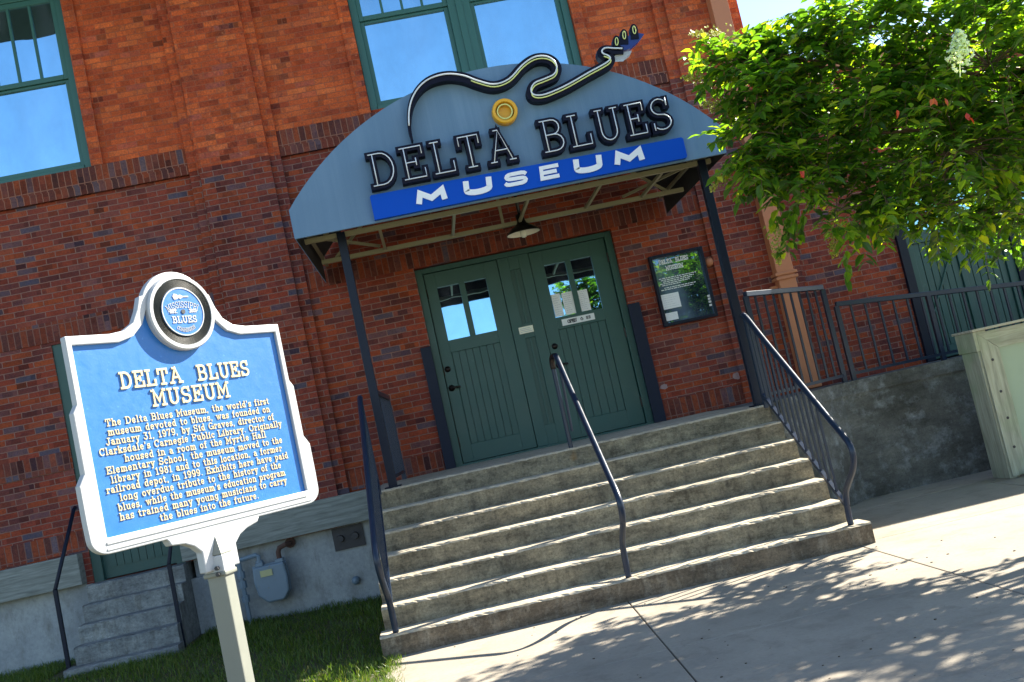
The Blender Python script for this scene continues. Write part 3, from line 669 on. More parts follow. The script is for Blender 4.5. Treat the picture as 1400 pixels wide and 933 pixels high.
# ================================================================== STEPS, RAMP
SL, SR = -.81, 2.861
def worn_edge_steps(x0, x1, ylist, zlist, y_back, zbot, n=40, wear=.008, two=False):
    # profile extruded along x with slightly chipped nosings
    prof = [(y_back, zlist[0])]
    for k in range(len(zlist)):
        e = .016
        yk, zk = ylist[k], zlist[k]; zn = zlist[k+1] if k+1 < len(zlist) else zbot
        prof += [(yk+e, zk), (yk+e*.3, zk-e*.3), (yk, zk-e), (yk+.004, zn)]
    mb = MB(); rows = []
    for i in range(n+1):
        x = x0+(x1-x0)*i/n; row = []
        for j, (y, z) in enumerate(prof):
            a = wear*(random.random()**2.5) if (j-1) % 4 < 3 and 0 < i < n else 0
            row.append((x, y+a*.8, z-a*.6 if (j-1) % 4 else z-a*.25))
        rows.append(row)
    m = len(prof); vs = [p for r in rows for p in r]
    fs = [(i*m+j, i*m+j+1, (i+1)*m+j+1, (i+1)*m+j) for i in range(n) for j in range(m-1)]
    b = len(vs); vs += [(x0, y_back, zbot), (x1, y_back, zbot)]
    fs.append(tuple(range(m))+(b,)); fs.append(tuple(n*m+j for j in range(m))[::-1]+(b+1,)); fs = fs[:-1]+[tuple([b+1]+[n*m+j for j in range(m)][::-1])]
    mb.add(vs, fs)
    if two: mb.mi = [1 if f[1]-f[0] == 1 and f[0] % m >= 3 and (f[0] % m-3) % 4 == 0 and len(f) == 4 else 0 for f in mb.f]; mb.mi[-1] = mb.mi[-2] = 1
    return mb
yl = [LY-TR*k for k in range(7)]; zl = [H-RI*k for k in range(7)]
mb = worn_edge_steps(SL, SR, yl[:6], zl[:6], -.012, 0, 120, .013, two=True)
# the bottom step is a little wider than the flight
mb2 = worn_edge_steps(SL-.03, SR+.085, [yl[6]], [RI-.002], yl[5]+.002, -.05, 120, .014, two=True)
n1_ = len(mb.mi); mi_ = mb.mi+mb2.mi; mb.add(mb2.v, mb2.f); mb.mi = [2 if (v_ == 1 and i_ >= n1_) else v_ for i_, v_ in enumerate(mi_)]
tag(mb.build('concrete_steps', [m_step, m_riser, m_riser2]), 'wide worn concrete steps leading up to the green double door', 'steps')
mb = MB()
poly = [(SR+.003,-.013), (SR+.003,LY+.03), (2.96,LY+.03), (3.90,-1.32), (12,-1.18), (12,-.013)]
mb.prism(poly, Vector((0,0,0)), X, Yv, Z, -.1, H-.004)
mb.prism([(2.99,LY+.06), (2.96,LY+.015), (3.90,-1.335), (12,-1.195), (12,-1.14), (3.91,-1.28)], Vector((0,0,0)), X, Yv, Z, H-.12, H+.012)
tag(mb.build('concrete_ramp', m_ramp), 'dark stained concrete ramp wall right of the front steps', 'ramp')
# small side steps left
ys_ = [-.30-.21*k for k in range(4)]; zs_ = [.80-.172*k for k in range(4)]
mb = worn_edge_steps(-3.97, -2.975, ys_, zs_, .34, -.05, 26, .02)
mb2 = worn_edge_steps(-4.03, -2.95, [-1.12], [.115], -.9, -.1, 16, .02); mb.add(mb2.v, mb2.f)
tag(mb.build('side_steps', concrete('side_step_concrete', (.30,.32,.31), (.17,.18,.18), (.11,.105,.09), 1.4, dirt=.6)), 'narrow crumbling grey concrete steps up to the side door behind the blue marker', 'steps')

# ================================================================== RAILINGS
def stair_rail(xc, label, full, name='stair_railing'):
    t = thing(name, (xc, -3.6, RI), label, 'railing', 'handrails of the front steps')
    top = [(-2.22,1.985), (-2.30,1.965), (-2.60,1.745), (-3.0,1.465), (-3.4,1.185), (-3.75,.94), (-3.90,.84), (-3.965,.77), (-3.97,.69), (-3.90,.60), (-3.76,.50), (-3.66,.42), (-3.62,.33), (-3.60,.22), (-3.60,.165)]
    rail = MB()
    pts = smooth_line([(xc, y, z) for y, z in top], 3)
    rail.tube(pts, .024, 10); rail.build('handrail', m_rail, t, smooth=True)
    if full:
        bot = MB(); bot.bar((xc, -2.24, 1.27), (xc, -3.63, .30), .03, .035); bot.build('bottom_rail', m_rail, t)
        for k in range(11):
            y = -2.35-.113*k; zt = 1.745+(y+2.6)*.70; zb = 1.27+(y+2.24)*.698
            b = MB(); b.bar((xc, y, zb), (xc, y, zt), .017); b.build('baluster', m_rail, t)
        b = MB(); b.bar((xc, -2.27, H-.03), (xc, -2.27, 1.96), .035); b.build('post', m_rail, t)
    else:
        b = MB(); b.tube([(xc-.03, -2.13, H), (xc-.03, -2.13, 1.88)], .02, 10); b.build('post', m_rail, t)
        b = MB(); b.tube(smooth_line([(xc-.03, -2.13, 1.88), (xc-.03,-2.14,1.95), (xc-.02,-2.18,1.99), (xc,-2.24,1.985)], 3), .024, 10); b.build('top_bend', m_bronze, t, smooth=True)
        b = MB(); b.tube([(xc, -2.36, 1.9), (xc-.01, -2.3, 1.3)], .012, 8); b.build('brace', m_rail, t)
    return t
stair_rail(-.72, 'dark steel stair railing on the left side of the front steps', True)
stair_rail(1.05, 'single bent pipe handrail rising up the middle of the front steps', False, 'centre_handrail')
stair_rail(2.81, 'dark steel stair railing with thin bars on the right side of the front steps', True)
def fence_rail(name, p, q, zt0, zt1, zb0, zb1, n, label, group, posts=(0, 1), w=.045):
    p, q = Vector(p), Vector(q); t = thing(name, (p.x, p.y, H), label, 'railing', group)
    A = lambda s, z: Vector((p.x+(q.x-p.x)*s, p.y+(q.y-p.y)*s, z))
    b = MB(); b.bar(A(0, zt0), A(1, zt1), w, .05); b.build('top_rail', m_rail, t, bevel=.005)
    b = MB(); b.bar(A(0, zb0), A(1, zb1), .035, .03); b.build('bottom_rail', m_rail, t)
    for s in posts:
        b = MB(); b.bar(A(s, H), A(s, zt0+(zt1-zt0)*s-.02), .045); b.build('post', m_rail, t)
    for k in range(1, n+1):
        s = k/(n+1); b = MB(); b.bar(A(s, zb0+(zb1-zb0)*s), A(s, zt0+(zt1-zt0)*s), .02); b.build('baluster', m_rail, t)
    return t
fence_rail('landing_railing', (2.93,-2.06,0), (4.045,-1.12,0), 2.185, 2.165, 1.235, 1.235, 8, 'short blue grey railing slanting from canopy post past the downspout', 'railings on the ramp edge')
fence_rail('ramp_railing', (4.14,-1.13,0), (8.0,-.95,0), 1.965, 1.60, 1.235, 1.22, 24, 'long blue grey ramp railing in front of the wide green door', 'railings on the ramp edge', (0, .26, .6, 1))
fence_rail('landing_guard', (-.60,-2.0,0), (-.57,-.10,0), 2.02, 2.05, 1.24, 1.24, 14, 'dark guard railing from the left canopy post back to the brick wall', 'railings on the ramp edge')
# side step pipe rails
for xx, xw, lab, nm in ((-4.09, -4.03, 'black pipe handrail left of the narrow side steps', 'side_handrail'), (-2.98, -2.95, 'black pipe handrail right of the narrow side steps', 'side_handrail')):
    t = thing(nm, (xx, -.78, .08), lab, 'handrail', 'pipe handrails of the side steps')
    b = MB(); b.tube([(xw, -.03, 1.62), (xw, -.08, 1.60), (xx, -.80, .86)], .02, 8); b.build('rail', m_navy, t, smooth=True)
    b = MB(); b.bar((xx, -.80, .86), (xx-.0, -.80, .04), .036); b.build('post', m_navy, t)

# ================================================================== CANOPY
CY = -2.463
can = thing('entrance_canopy', (.98,-2.1,H), 'blue grey barrel canopy with black museum letters over the front steps', 'canopy')
a0, z0 = 1.955, 3.44
arcp = []
for i in range(41):                                    # elliptical arch
    tt = math.pi*i/40; th_ = math.asin(1.957/2.53)*(2*i/40-1); arcp.append((.983+2.53*math.sin(th_), 3.692+2.53*(math.cos(th_)-math.cos(math.asin(1.957/2.53)))))
outline = [(-.974, z0)]+arcp+[(2.940, z0)]
mb = MB(); mb.prism(outline, Vector((0,CY,0)), X, Z, -Yv, -.030, 0); mb.build('front_panel', m_canopy, can)
m_lining = paint('dark_canopy_lining', (.022,.022,.024), .9)
mb = MB(); mb.prism([(.983+(a-.983)*.985, 3.445 if b < 3.45 else 3.69+(b-3.69)*.985) for a, b in outline], Vector((0,CY,0)), X, Z, -Yv, -.036, -.0305); mb.build('front_lining', m_lining, can)
mb = MB(); pr = [(a-.004 if a < .98 else a+.004, b+.006) for a, b in outline]; m = len(pr)
vs = [(a, CY+.001, b) for a, b in pr]+[(a, -.055, b) for a, b in pr]+[(.983+(a-.983)*.994, CY+.001, b-.012) for a, b in pr]+[(.983+(a-.983)*.994, -.055, b-.012) for a, b in pr]
fs = []
for i in range(m-1): fs += [(i, i+1, m+i+1, m+i)]
fs += [(0, m, 3*m, 2*m), (m-1, 3*m-1, 4*m-1, 2*m-1)]
for i in range(m-1): fs += [(i, 2*m+i, 2*m+i+1, i+1), (m+i, m+i+1, 3*m+i+1, 3*m+i)]
mb.add(vs, fs); mb.cur = 1; mb.add(vs, [(2*m+i, 3*m+i, 3*m+i+1, 2*m+i+1) for i in range(m-1)]); mb.build('vault', [m_canopy, m_lining], can)
for xx in (-.6015, 2.808):
    mb = MB(); mb.box(xx-.038, xx+.038, -2.118, -2.042, H, 3.50); mb.box(xx-.075, xx+.075, -2.155, -2.005, H-.0, H+.012)
    mb.build('post', m_navy, can, bevel=.004)
fr = MB()
for yy in (-2.08, -1.0):
    fr.box(-.93 if yy < -2 else -.90, 2.90, yy-.025, yy+.025, 3.458, 3.50)
fr.build('frame_beam', m_cream, can)
fr = MB()
for xx in (-.92, 2.885): fr.bar((xx, -2.40, 3.62), (xx, -.10, 3.62), .03)
for xx in (-.25, .45, 1.15, 1.85, 2.45): fr.bar((xx, -2.05, 3.485), (xx, -1.03, 3.485), .028)
fr.bar((-.90,-2.10,3.52), (-.30,-1.05,3.52), .025); fr.bar((2.86,-2.10,3.52), (2.25,-1.05,3.52), .025)
for yy in (-2.08, -1.0):
    for q in ((-.75, 4.0), (2.72, 4.0)): fr.bar((q[0], yy, 3.5), (q[0]*.6+.39, yy, q[1]+.1), .028)
    fr.bar((.98, yy, 3.5), (.98, yy, 4.55), .028)
    for i in range(4, 36, 4): fr.bar((arcp[i][0], yy, arcp[i][1]-.05), (arcp[i+4][0], yy, arcp[i+4][1]-.05), .025)
fr.build('frame_braces', m_cream, can)
# blue band with MUSEUM
OF = Vector((0, CY, 0)); NF = -Yv
mb = MB(); mb.prism([(-.268,3.462),(2.55,3.462),(2.566,3.478),(2.566,3.628),(2.55,3.645),(-.268,3.68)][:0] or [(-.268,3.455),(2.555,3.455),(2.565,3.47),(2.565,3.63),(2.55,3.645),(-.255,3.675),(-.268,3.66)], OF, X, Z, NF, .003, .055)
mb.build('name_band', m_band, can)
BOLD = {
 'M': [[(.10,.08),(.16,.80),(.5,.32),(.84,.80),(.90,.08)]],
 'U': [[(.10,1),(.10,.32)]+arc(.5,.32,.40,.32-.09,180,360,10)+[(.90,1)]],
 'S': [[(.92,.74),(.86,.84),(.74,.88),(.30,.88)]+arc(.30,.70,.18,.18,90,270,6)+arc(.70,.31,.20,.19,90,-90,6)+[(.24,.12),(.12,.16),(.06,.27)]],
 'E': [[(.90,.90),(.12,.90),(.12,.10),(.90,.10)], [(.12,.50),(.80,.50)]]}
def bold_word(word, spans, zb, h, hw, d):
    for ch, (xa, xb) in zip(word, spans):
        mb = MB()
        for i, st in enumerate(BOLD[ch]):
            mb.ribbon([(xa+(xb-xa)*a+.10*h*(b-.5), zb+h*b) for a, b in st], hw*(.66 if ch in 'SE' else 1), OF, X, Z, NF, d, d+.012+.001*i, ext=.2)
        mb.build('band_letter', m_bandwhite, can)
mb = MB()
ctr = [.325, .725, 1.06, 1.345, 1.68, 2.045]; wid = [.36, .27, .25, .24, .29, .29]
spans = [(c-w/2, c+w/2) for c, w in zip((.31,.71,1.06,1.40,1.68,2.03), (.33,.27,.25,.24,.27,.30))]
bold_word('MUSEUM', [(.115,.40),(.545,.80),(.905,1.125),(1.225,1.42),(1.54,1.80),(1.905,2.19)], 3.508, .118, .025, .056)
# DELTA BLUES channel letters with neon
def channel(ch, xa, xb, zb=3.705, h=.335):
    w, sts = G[ch]
    us = [p[0] for s in sts for p in s]; lo, hi = min(us), max(us)
    P = [[(xa+.03+(a-lo)/(hi-lo)*(xb-xa-.06), zb+.028+b*(h-.056)) for a, b in s] for s in sts]
    mb = MB()
    for i, s in enumerate(P): mb.ribbon(s, .028, OF, X, Z, NF, .002, .10+.0012*i, ext=.9)
    L = mb.build('letter', m_letter, can)
    mb = MB()
    for i, s in enumerate(P): mb.tube([OF+X*a+Z*b+NF*(.110+.001*i) for a, b in s], .0052, 6)
    mb.build('neon_tube', m_neon, L, smooth=True)
for ch, xa, xb in (('D',-.245,.015), ('E',.03,.285), ('L',.30,.54), ('T',.55,.785), ('A',.795,1.085), ('B',1.285,1.525), ('L',1.535,1.775), ('U',1.785,2.05), ('E',2.06,2.28), ('S',2.295,2.51)):
    channel(ch, xa, xb)
# guitar outline of bent metal with neon
gp = [(.195,4.075),(.195,4.19),(.222,4.32),(.275,4.43),(.36,4.52),(.47,4.573),(.617,4.582),(.756,4.54),(.866,4.472),(1.002,4.412),(1.146,4.435),(1.286,4.535),(1.40,4.585),(1.50,4.578),(1.565,4.53),(1.583,4.46),(1.545,4.40),(1.45,4.375),(1.36,4.355),(1.315,4.305),(1.325,4.255),(1.40,4.235),(1.51,4.25),(1.663,4.290),(1.85,4.355),(2.02,4.41),(2.072,4.445),(2.055,4.478),(2.02,4.50),(2.015,4.53),(2.055,4.548),(2.13,4.53),(2.20,4.515)]
sp = smooth_line(gp, 4); n = len(sp)
ww = [.008+.036*min(1, i/22) if i < 22 else (.044 if i < n-12 else .044-.012*(i-n+12)/12) for i in range(n)]
mb = MB(); mb.ribbon(sp, ww, OF, X, Z, NF, .002, .10, ext=.3); gu = mb.build('guitar_outline', m_letter, can)
mb = MB(); mb.tube([OF+X*a+Z*(b+.012)+NF*.112 for a, b in sp[4:]], .0075, 6); mb.build('neon_tube', m_neon, gu, smooth=True)
mb = MB(); mb.tube([OF+X*a+Z*(b-.012)+NF*.112 for a, b in sp[30:n-16]], .006, 6); mb.build('neon_tube', m_neony, gu, smooth=True)
m_hand = paint('deep_blue_headstock', (.006,.03,.20), .35, var=.1, bmp=0)
hd = [(2.125,4.50),(2.187,4.512),(2.276,4.52),(2.369,4.575),(2.430,4.628),(2.378,4.648),(2.36,4.66),(2.30,4.645),(2.26,4.625),(2.204,4.585),(2.16,4.545)]
mb = MB(); mb.prism(hd, OF, X, Z, NF, .02, .09); hs_ = mb.build('headstock', m_hand, can)
mb = MB(); mb.prism([(2.11,4.455),(2.134,4.452),(2.205,4.442),(2.27,4.475),(2.29,4.505),(2.20,4.503),(2.13,4.49)], OF, X, Z, NF, .015, .075); mb.build('headstock_edge', m_white, hs_)
for cx, cz, ang in ((2.165,4.60,-12), (2.245,4.645,-10), (2.345,4.675,-6)):
    c, s = math.cos(R(ang)), math.sin(R(ang)); F = lambda a, b: (cx+a*c-b*s, cz+a*s+b*c)
    mb = MB(); mb.prism([F(*q) for q in [(-.036,-.08)]+[(.036,-.08)]+arc(0,.0,.036,.060,0,180,8)], OF, X, Z, NF, .03, .10); pg = mb.build('tuning_peg', m_letter, can)
    mb = MB(); mb.tube([OF+X*F(a, b)[0]+Z*F(a, b)[1]+NF*.108 for a, b in arc(0,.0,.013,.036,0,360,12)], .005, 5); mb.build('neon_tube', m_neony, pg, smooth=True)
# amber sound hole disc
mb = MB(); mb.lathe([(0,.02),(.075,.02),(.08,.03),(.085,.085),(.108,.09),(.115,.075),(.115,.002)], (1.050,CY,4.180), (0,-1,0), 32); sh = mb.build('amber_disc', m_yellow, can, smooth=False)
mb = MB(); mb.lathe([(.072,.022),(.078,.040),(.084,.042),(.084,.020)], (1.050,CY,4.180), (0,-1,0), 32); mb.build('black_ring', m_letter, sh)
mb = MB(); mb.tube([Vector((1.050+.066*math.cos(k*.262), CY-.062, 4.180+.066*math.sin(k*.262))) for k in range(25)], .007, 6, False); mb.build('neon_tube', m_neony, sh, smooth=True)

# ---- hanging lamp
lx, ly, lz = 1.165, -1.0, 3.36
lamp = thing('hanging_lamp', (lx, ly, lz+.1), 'black gooseneck barn lamp with white underside hanging under the canopy', 'lamp')
mb = MB(); mb.lathe([(.178,0),(.176,.012),(.12,.06),(.06,.10),(.045,.14),(.045,.20),(.0,.21)], (lx,ly,lz), (0,0,1), 28)
mb.tube([(lx,ly,lz+.2),(lx,ly,lz+.55)], .018, 8); mb.build('shade', m_black, lamp, smooth=True)
mb = MB(); mb.lathe([(.172,.002),(.117,.050),(.056,.088),(0,.09)], (lx,ly,lz), (0,0,1), 28); mb.build('reflector', m_enamel, lamp, smooth=True)
mb = MB(); mb.lathe([(0,-.045),(.022,-.04),(.036,-.015),(.036,.03),(.03,.07),(.02,.09)], (lx,ly,lz), (0,0,1), 16); mb.build('bulb', m_bulb, lamp, smooth=True)

# ================================================================== WALL CASE, NOTICES
case = thing('display_case', (2.91,-.05,2.58), 'black framed glass museum poster case on the brick right of the door', 'display case')
mb = MB(); x0, x1, z0, z1 = 2.60, 3.225, 2.175, 2.985
for q in ((x0,x0+.035,z0,z1), (x1-.035,x1,z0,z1), (x0+.035,x1-.035,z0,z0+.035), (x0+.035,x1-.035,z1-.03,z1)): mb.box(q[0], q[1], -.09, -.003, q[2], q[3])
mb.build('frame', m_navy, case, bevel=.004)
mb = MB(); mb.add([(x0+.03,-.055,z0+.03),(x1-.03,-.055,z0+.03),(x1-.03,-.033,z1-.025),(x0+.03,-.033,z1-.025)], [(0,1,2,3)]); mb.build('glass', m_glass3, case)
mb = MB(); ot = Vector((0,-.040,0))
put_text(mb, 'DELTA  BLUES', .045, 2.88, 2.878, ot, X, Z, -Yv, 0, .0042, .002, track=.16, width=.34); put_text(mb, 'MUSEUM', .045, 2.875, 2.80, ot, X, Z, -Yv, 0, .0042, .002, track=.16, width=.2)
mb.build('poster_title', m_paper, case)
for k, z in enumerate((2.71,2.69,2.67,2.65,2.63,2.60,2.58)):
    mb = MB()
    xq = 2.665+.02*(k % 3); end = 3.10-.03*((k*5) % 4) if k not in (4,) else 2.9
    while xq < end: w = random.uniform(.012,.04); mb.box(xq, min(end, xq+w), -.052, -.048, z, z+.009); xq += w+.008
    mb.build('text_line', m_paper, case)
def paper(name, a, b, c, d, y, label, lines=6, group=None, cat='notice', head=False):
    t = thing(name, ((a+b)/2, y, (c+d)/2), label, cat, group)
    mb = MB(); mb.box(a, b, y-.003, y, c, d); mb.build('sheet', m_paper, t)
    if lines:
        mb = MB(); hh = (d-c)
        for k in range(lines):
            z = d-hh*(k+1)/(lines+1); xq = a+.012+random.random()*.01; end = b-.012-random.random()*(b-a)*.35
            while xq < end: w = random.uniform(.006,.022); mb.box(xq, min(end, xq+w), y-.0036, y-.0031, z, z+hh*.018); xq += w+.006
        mb.build('print', paint('faded_print', (.42,.45,.48), .7, bmp=0) if not bpy.data.materials.get('faded_print') else bpy.data.materials['faded_print'], t)
    return t
paper('paper_notice', 2.640, 2.845, 2.365, 2.535, -.06, 'larger white paper notice low in the black poster case', 6, 'papers in the poster case')
paper('paper_notice', 2.642, 2.782, 2.235, 2.322, -.06, 'smaller white paper notice below the larger one in the poster case', 4, 'papers in the poster case')
for z, lab in ((2.405,'topmost'), (2.372,'second from top'), (2.338,'third from top'), (2.300,'bottom')):
    paper('sticker', 3.160, 3.198, z, z+.024, -.06, 'tiny white sticker, %s of the column at lower right of the poster case' % lab, 0, 'small stickers in the poster case', 'sticker')
yp = yd+.0165
paper('door_notice', 1.452, 1.552, 2.556, 2.815, yp, 'narrow white notice leftmost in the left pane of the right door', 9, 'notices on the door glass')
paper('door_notice', 1.572, 1.693, 2.556, 2.81, yp, 'wide white notice beside the mullion in the left pane of the right door', 10, 'notices on the door glass')
paper('door_notice', 1.757, 1.868, 2.556, 2.80, yp, 'white notice alone in the right pane of the right door', 10, 'notices on the door glass')
t = thing('open_sign', (1.69, yd, 2.477), 'white sign reading OPEN below the panes of the right door', 'sign')
mb = MB(); mb.box(1.505, 1.884, yd-.008, yd-.001, 2.440, 2.514); mb.build('plate', m_paper, t, bevel=.002)
mb = MB(); put_text(mb, 'OPEN', .034, 1.622, 2.460, Vector((0,yd-.0085,0)), X, Z, -Yv, 0, .0042, .001, width=.105)
o_ = Vector((0,yd-.0085,0))
mb.ribbon(arc(1.735,2.476,.014,.014,60,330,10), .0035, o_, X, Z, -Yv, 0, .001); mb.ribbon([(1.735,2.494),(1.737,2.476),(1.75,2.474)], .003, o_, X, Z, -Yv, 0, .0016)
for k in range(3):
    for j in range(2): mb.box(1.785+j*.028, 1.785+j*.028+.024, yd-.0100, yd-.0086, 2.461+k*.0125, 2.461+k*.0125+.009)
mb.build('lettering', m_ink, t)
t = thing('door_plaque', (1.09, yd, 2.485), 'small pale plaque on the panel between the two green doors', 'plaque')
mb = MB(); mb.box(1.008, 1.172, yd-.020, yd-.0125, 2.446, 2.523); mb.build('plate', m_enamel, t, bevel=.002)
mb = MB()
for k in range(3): mb.box(1.022, 1.158-.01*k, yd-.0212, yd-.0202, 2.462+.018*k, 2.468+.018*k)
mb.build('lettering', bpy.data.materials['faded_print'], t)
t = thing('wall_bell', (3.295, -.02, 2.795), 'small round brown bell on the brick right of the poster case', 'bell')
mb = MB(); mb.lathe([(0,.05),(.035,.045),(.055,.02),(.058,-.025)], (3.285,-.012,2.795), (0,-1,0), 16); mb.build('dome', m_terr, t, smooth=True)

# ================================================================== GAS METER
t = thing('gas_meter', (-2.12,-.2,.25), 'pale grey gas meter with pipes on the concrete foundation behind the marker post', 'gas meter')
mb = MB(); body = [(-2.30,.60),(-1.97,.60),(-1.955,.45),(-1.965,.30),(-2.03,.215),(-2.20,.215),(-2.285,.30),(-2.31,.45)]
mb.prism([(a+.0, b) for a, b in body], Vector((0,-.10,0)), X, Z, -Yv, 0, .19); mb.build('body', m_meter, t, bevel=.02)
mb = MB(); mb.prism([((a+2.13)*1.06-2.13, (b-.4)*1.05+.4) for a, b in body], Vector((0,-.185,0)), X, Z, -Yv, 0, .022); mb.box(-2.27,-2.19,-.25,-.13,.60,.635); mb.box(-2.06,-1.98,-.25,-.13,.60,.635); mb.build('flange', m_meter, t, bevel=.004)
mb = MB(); mb.box(-2.225, -2.10, -.302, -.285, .49, .555); mb.build('dial', paint('dial_yellow', (.45,.44,.22), .4), t)
mb = MB(); mb.tube([(-2.23,-.19,.60),(-2.23,-.19,.70),(-2.25,-.19,.72),(-2.42,-.19,.705),(-2.44,-.19,.68),(-2.44,-.19,.02)], .024, 8)
for zz in (.63,): mb.lathe([(.04,-.02),(.04,.03)], (-2.23,-.19,zz), (0,0,1), 8)
for zz in (.55, .45, .30): mb.lathe([(0,-.035),(.042,-.035),(.042,.035),(0,.035)], (-2.44,-.19,zz), (0,0,1), 8)
mb.build('riser_pipe', m_meter, t, smooth=False)
mb = MB(); mb.tube([(-2.02,-.19,.60),(-2.02,-.19,.70),(-2.0,-.19,.74),(-1.94,-.19,.76),(-1.90,-.12,.76),(-1.90,.0,.76)], .026, 8); mb.lathe([(0,.02),(.055,.02),(.055,-.02),(0,-.02)], (-1.90,-.05,.76), (0,-1,0), 10); mb.build('outlet_pipe', m_rust, t)

# ================================================================== MARKER SIGN
SO = Vector((-1.0884,-7.0077,1.7312)); sa = .8653
SU = Vector((math.cos(sa), math.sin(sa), 0)); SN = Vector((math.sin(sa), -math.cos(sa), 0)); SV = Z
mk = thing('historical_marker', (SO.x, SO.y, 0), 'blue historical marker with white frame and record emblem on a post before the steps', 'historical marker')
half = [(0,-.432),(.47,-.432)]+arc(.495,-.37,.075,.062,-80,0,6)[:]+[(.572,-.30),(.572,-.165),(.545,-.125),(.545,.105),(.525,.135),(.525,.398),(.335,.398),(.27,.408),(.222,.438),(.192,.49),(.172,.545)]+arc(.0,.475,.172,.172,25,90,10)
left = [(-a, b) for a, b in half[::-1]][1:-1]
outl = [(a+.008, b) for a, b in half+left]
inh = [(0,-.372),(.50,-.372),(.50,.362),(.30,.362),(.232,.382),(.18,.43),(.145,.50)]+arc(0,.475,.135,.135,20,90,8)
inl = [(a+.008, b) for a, b in inh+[(-a, b) for a, b in inh[::-1]][1:-1]]
mb = MB(); mb.prism(inl, SO, SU, SV, SN, -.03, .005); mb.build('panel', m_signblue, mk)
# frame ring: outer outline, inner outline bridged by triangulation
bm = bmesh.new()
def ringface(bm, d):
    vo = [bm.verts.new(SO+SU*a+SV*b+SN*d) for a, b in outl]; vi = [bm.verts.new(SO+SU*a+SV*b+SN*d) for a, b in inl]
    ed = []
    for L in (vo, vi):
        for i in range(len(L)): ed.append(bm.edges.new((L[i], L[(i+1) % len(L)])))
    bmesh.ops.triangle_fill(bm, edges=ed, use_beauty=True, use_dissolve=False, normal=SN)
    return vo, vi
fo, fi = ringface(bm, .019); bo, bi = ringface(bm, -.013)
for A, B in ((fo, bo), (fi, bi)):
    for i in range(len(A)):
        j = (i+1) % len(A); bm.faces.new((A[i], A[j], B[j], B[i]))
bmesh.ops.recalc_face_normals(bm, faces=bm.faces)
me = bpy.data.meshes.new('frame'); bm.to_mesh(me); bm.free(); me.materials.append(m_white)
fo_ = bpy.data.objects.new('frame', me); COL.objects.link(fo_); fo_.parent = mk; fo_.location = -Vector(mk.location)
md = fo_.modifiers.new('bevel', 'BEVEL'); md.width = .004; md.segments = 2; md.limit_method = 'ANGLE'; md.angle_limit = R(50)
# raised line inside the frame
mb = MB(); mb.ribbon([(a*.958+.0, -.392) for a in (-.52,.52)], .004, SO, SU, SV, SN, .019, .0225, 0); mb.ribbon([(a, -.415) for a in (-.50,.52)], .003, SO, SU, SV, SN, .019, .022, 0); mb.build('frame_bead', m_white, mk)
# record emblem
DC = SO+SU*.018+SV*.470-SN*.0
em = MB(); em.lathe([(0,-.013),(.160,-.013),(.162,.030),(.157,.038),(.142,.038),(.140,.032),(.0,.032)], DC, SN, 56); E0 = em.build('record_emblem', m_white, mk)
DD = DC-SN*.020
mb = MB(); prof = [(.139,.0535)]
for k in range(14):
    r = .139-.0024*k; prof += [(r, .0555), (r-.0012, .0548)]
prof += [(.104,.0555),(.104,.0535)]
mb.lathe(prof, DD, SN, 64); mb.build('record_grooves', m_record, E0)
mb = MB(); mb.lathe([(.1038,.053),(.1038,.0575),(.0,.0575)], DD, SN, 48); mb.build('record_label', m_signblue, E0)
mb = MB(); mb.lathe([(.103,.0575),(.103,.0595),(.0985,.0595),(.0985,.0575)], DD, SN, 48)
# guitar silhouette
mb.prism([(-.040,.066),(-.032,.078),(-.020,.075),(-.012,.070),(-.002,.073),(.010,.067),(.038,.067),(.038,.061),(.010,.061),(-.002,.054),(-.012,.058),(-.022,.053),(-.034,.052)], DD, SU, SV, SN, .0575, .060)
def bend(sign, rad, yc):
    def f(a, b):
        th = a/rad; return ((rad+sign*(b-yc))*math.sin(th), yc-sign*rad+sign*(rad+sign*(b-yc))*math.cos(th))
    return f
put_text(mb, 'MISSISSIPPI', .026, 0, .018, DD, SU, SV, SN, .0575, .0012, .0016, width=.150, track=.14, up=bend(1, .16, .018))
put_text(mb, 'EST.', .013, -.048, -.004, DD, SU, SV, SN, .0575, .0018, .002, width=.036); put_text(mb, '2003', .013, .048, -.004, DD, SU, SV, SN, .0575, .0018, .002, width=.036)
put_text(mb, 'BLUES', .026, 0, -.046, DD, SU, SV, SN, .0575, .0022, .0018, width=.118, track=.2)
put_text(mb, 'COMMISSION', .015, 0, -.085, DD, SU, SV, SN, .0575, .0009, .0016, width=.10, track=.14, up=bend(-1, .088, -.085))
mb.build('emblem_lettering', m_white, E0)
mb = MB(); mb.lathe([(.010,.0575),(.010,.0605),(0,.0605)], DD, SN, 16); mb.build('spindle_hole', m_ink, E0)
# title and inscription, raised
mb = MB()
put_text(mb, 'DELTA  BLUES', .060, .005, .181, SO, SU, SV, SN, .005, .0044, .005, width=.635, track=.20)
put_text(mb, 'MUSEUM', .060, .005, .097, SO, SU, SV, SN, .005, .0044, .005, width=.38, track=.20)
mb.build('title_lettering', m_signtext, mk)
LINES = ["The Delta Blues Museum, the world's first", "museum devoted to blues, was founded on", "January 31, 1979, by Sid Graves, director of",
 "Clarksdale's Carnegie Public Library. Originally", "housed in a room of the Myrtle Hall", "Elementary School, the museum moved to the", "library in 1981 and to this location, a former",
 "railroad depot, in 1999. Exhibits here have paid", "long overdue tribute to the history of the", "blues, while the museum's education program", "has trained many young musicians to carry", "the blues into the future."]
G['C'] = G['C']; 
g('5', .64, [(.54,1),(.14,1),(.12,.58)]+arc(.30,.32,.25,.32,110,-150,9)); g('4', .66, [(.46,0),(.46,1),(.06,.3),(.60,.3)]); g('6', .66, arc(.33,.32,.24,.32,0,360,13), [(.09,.32)]+arc(.35,.60,.27,.40,170,50,7))
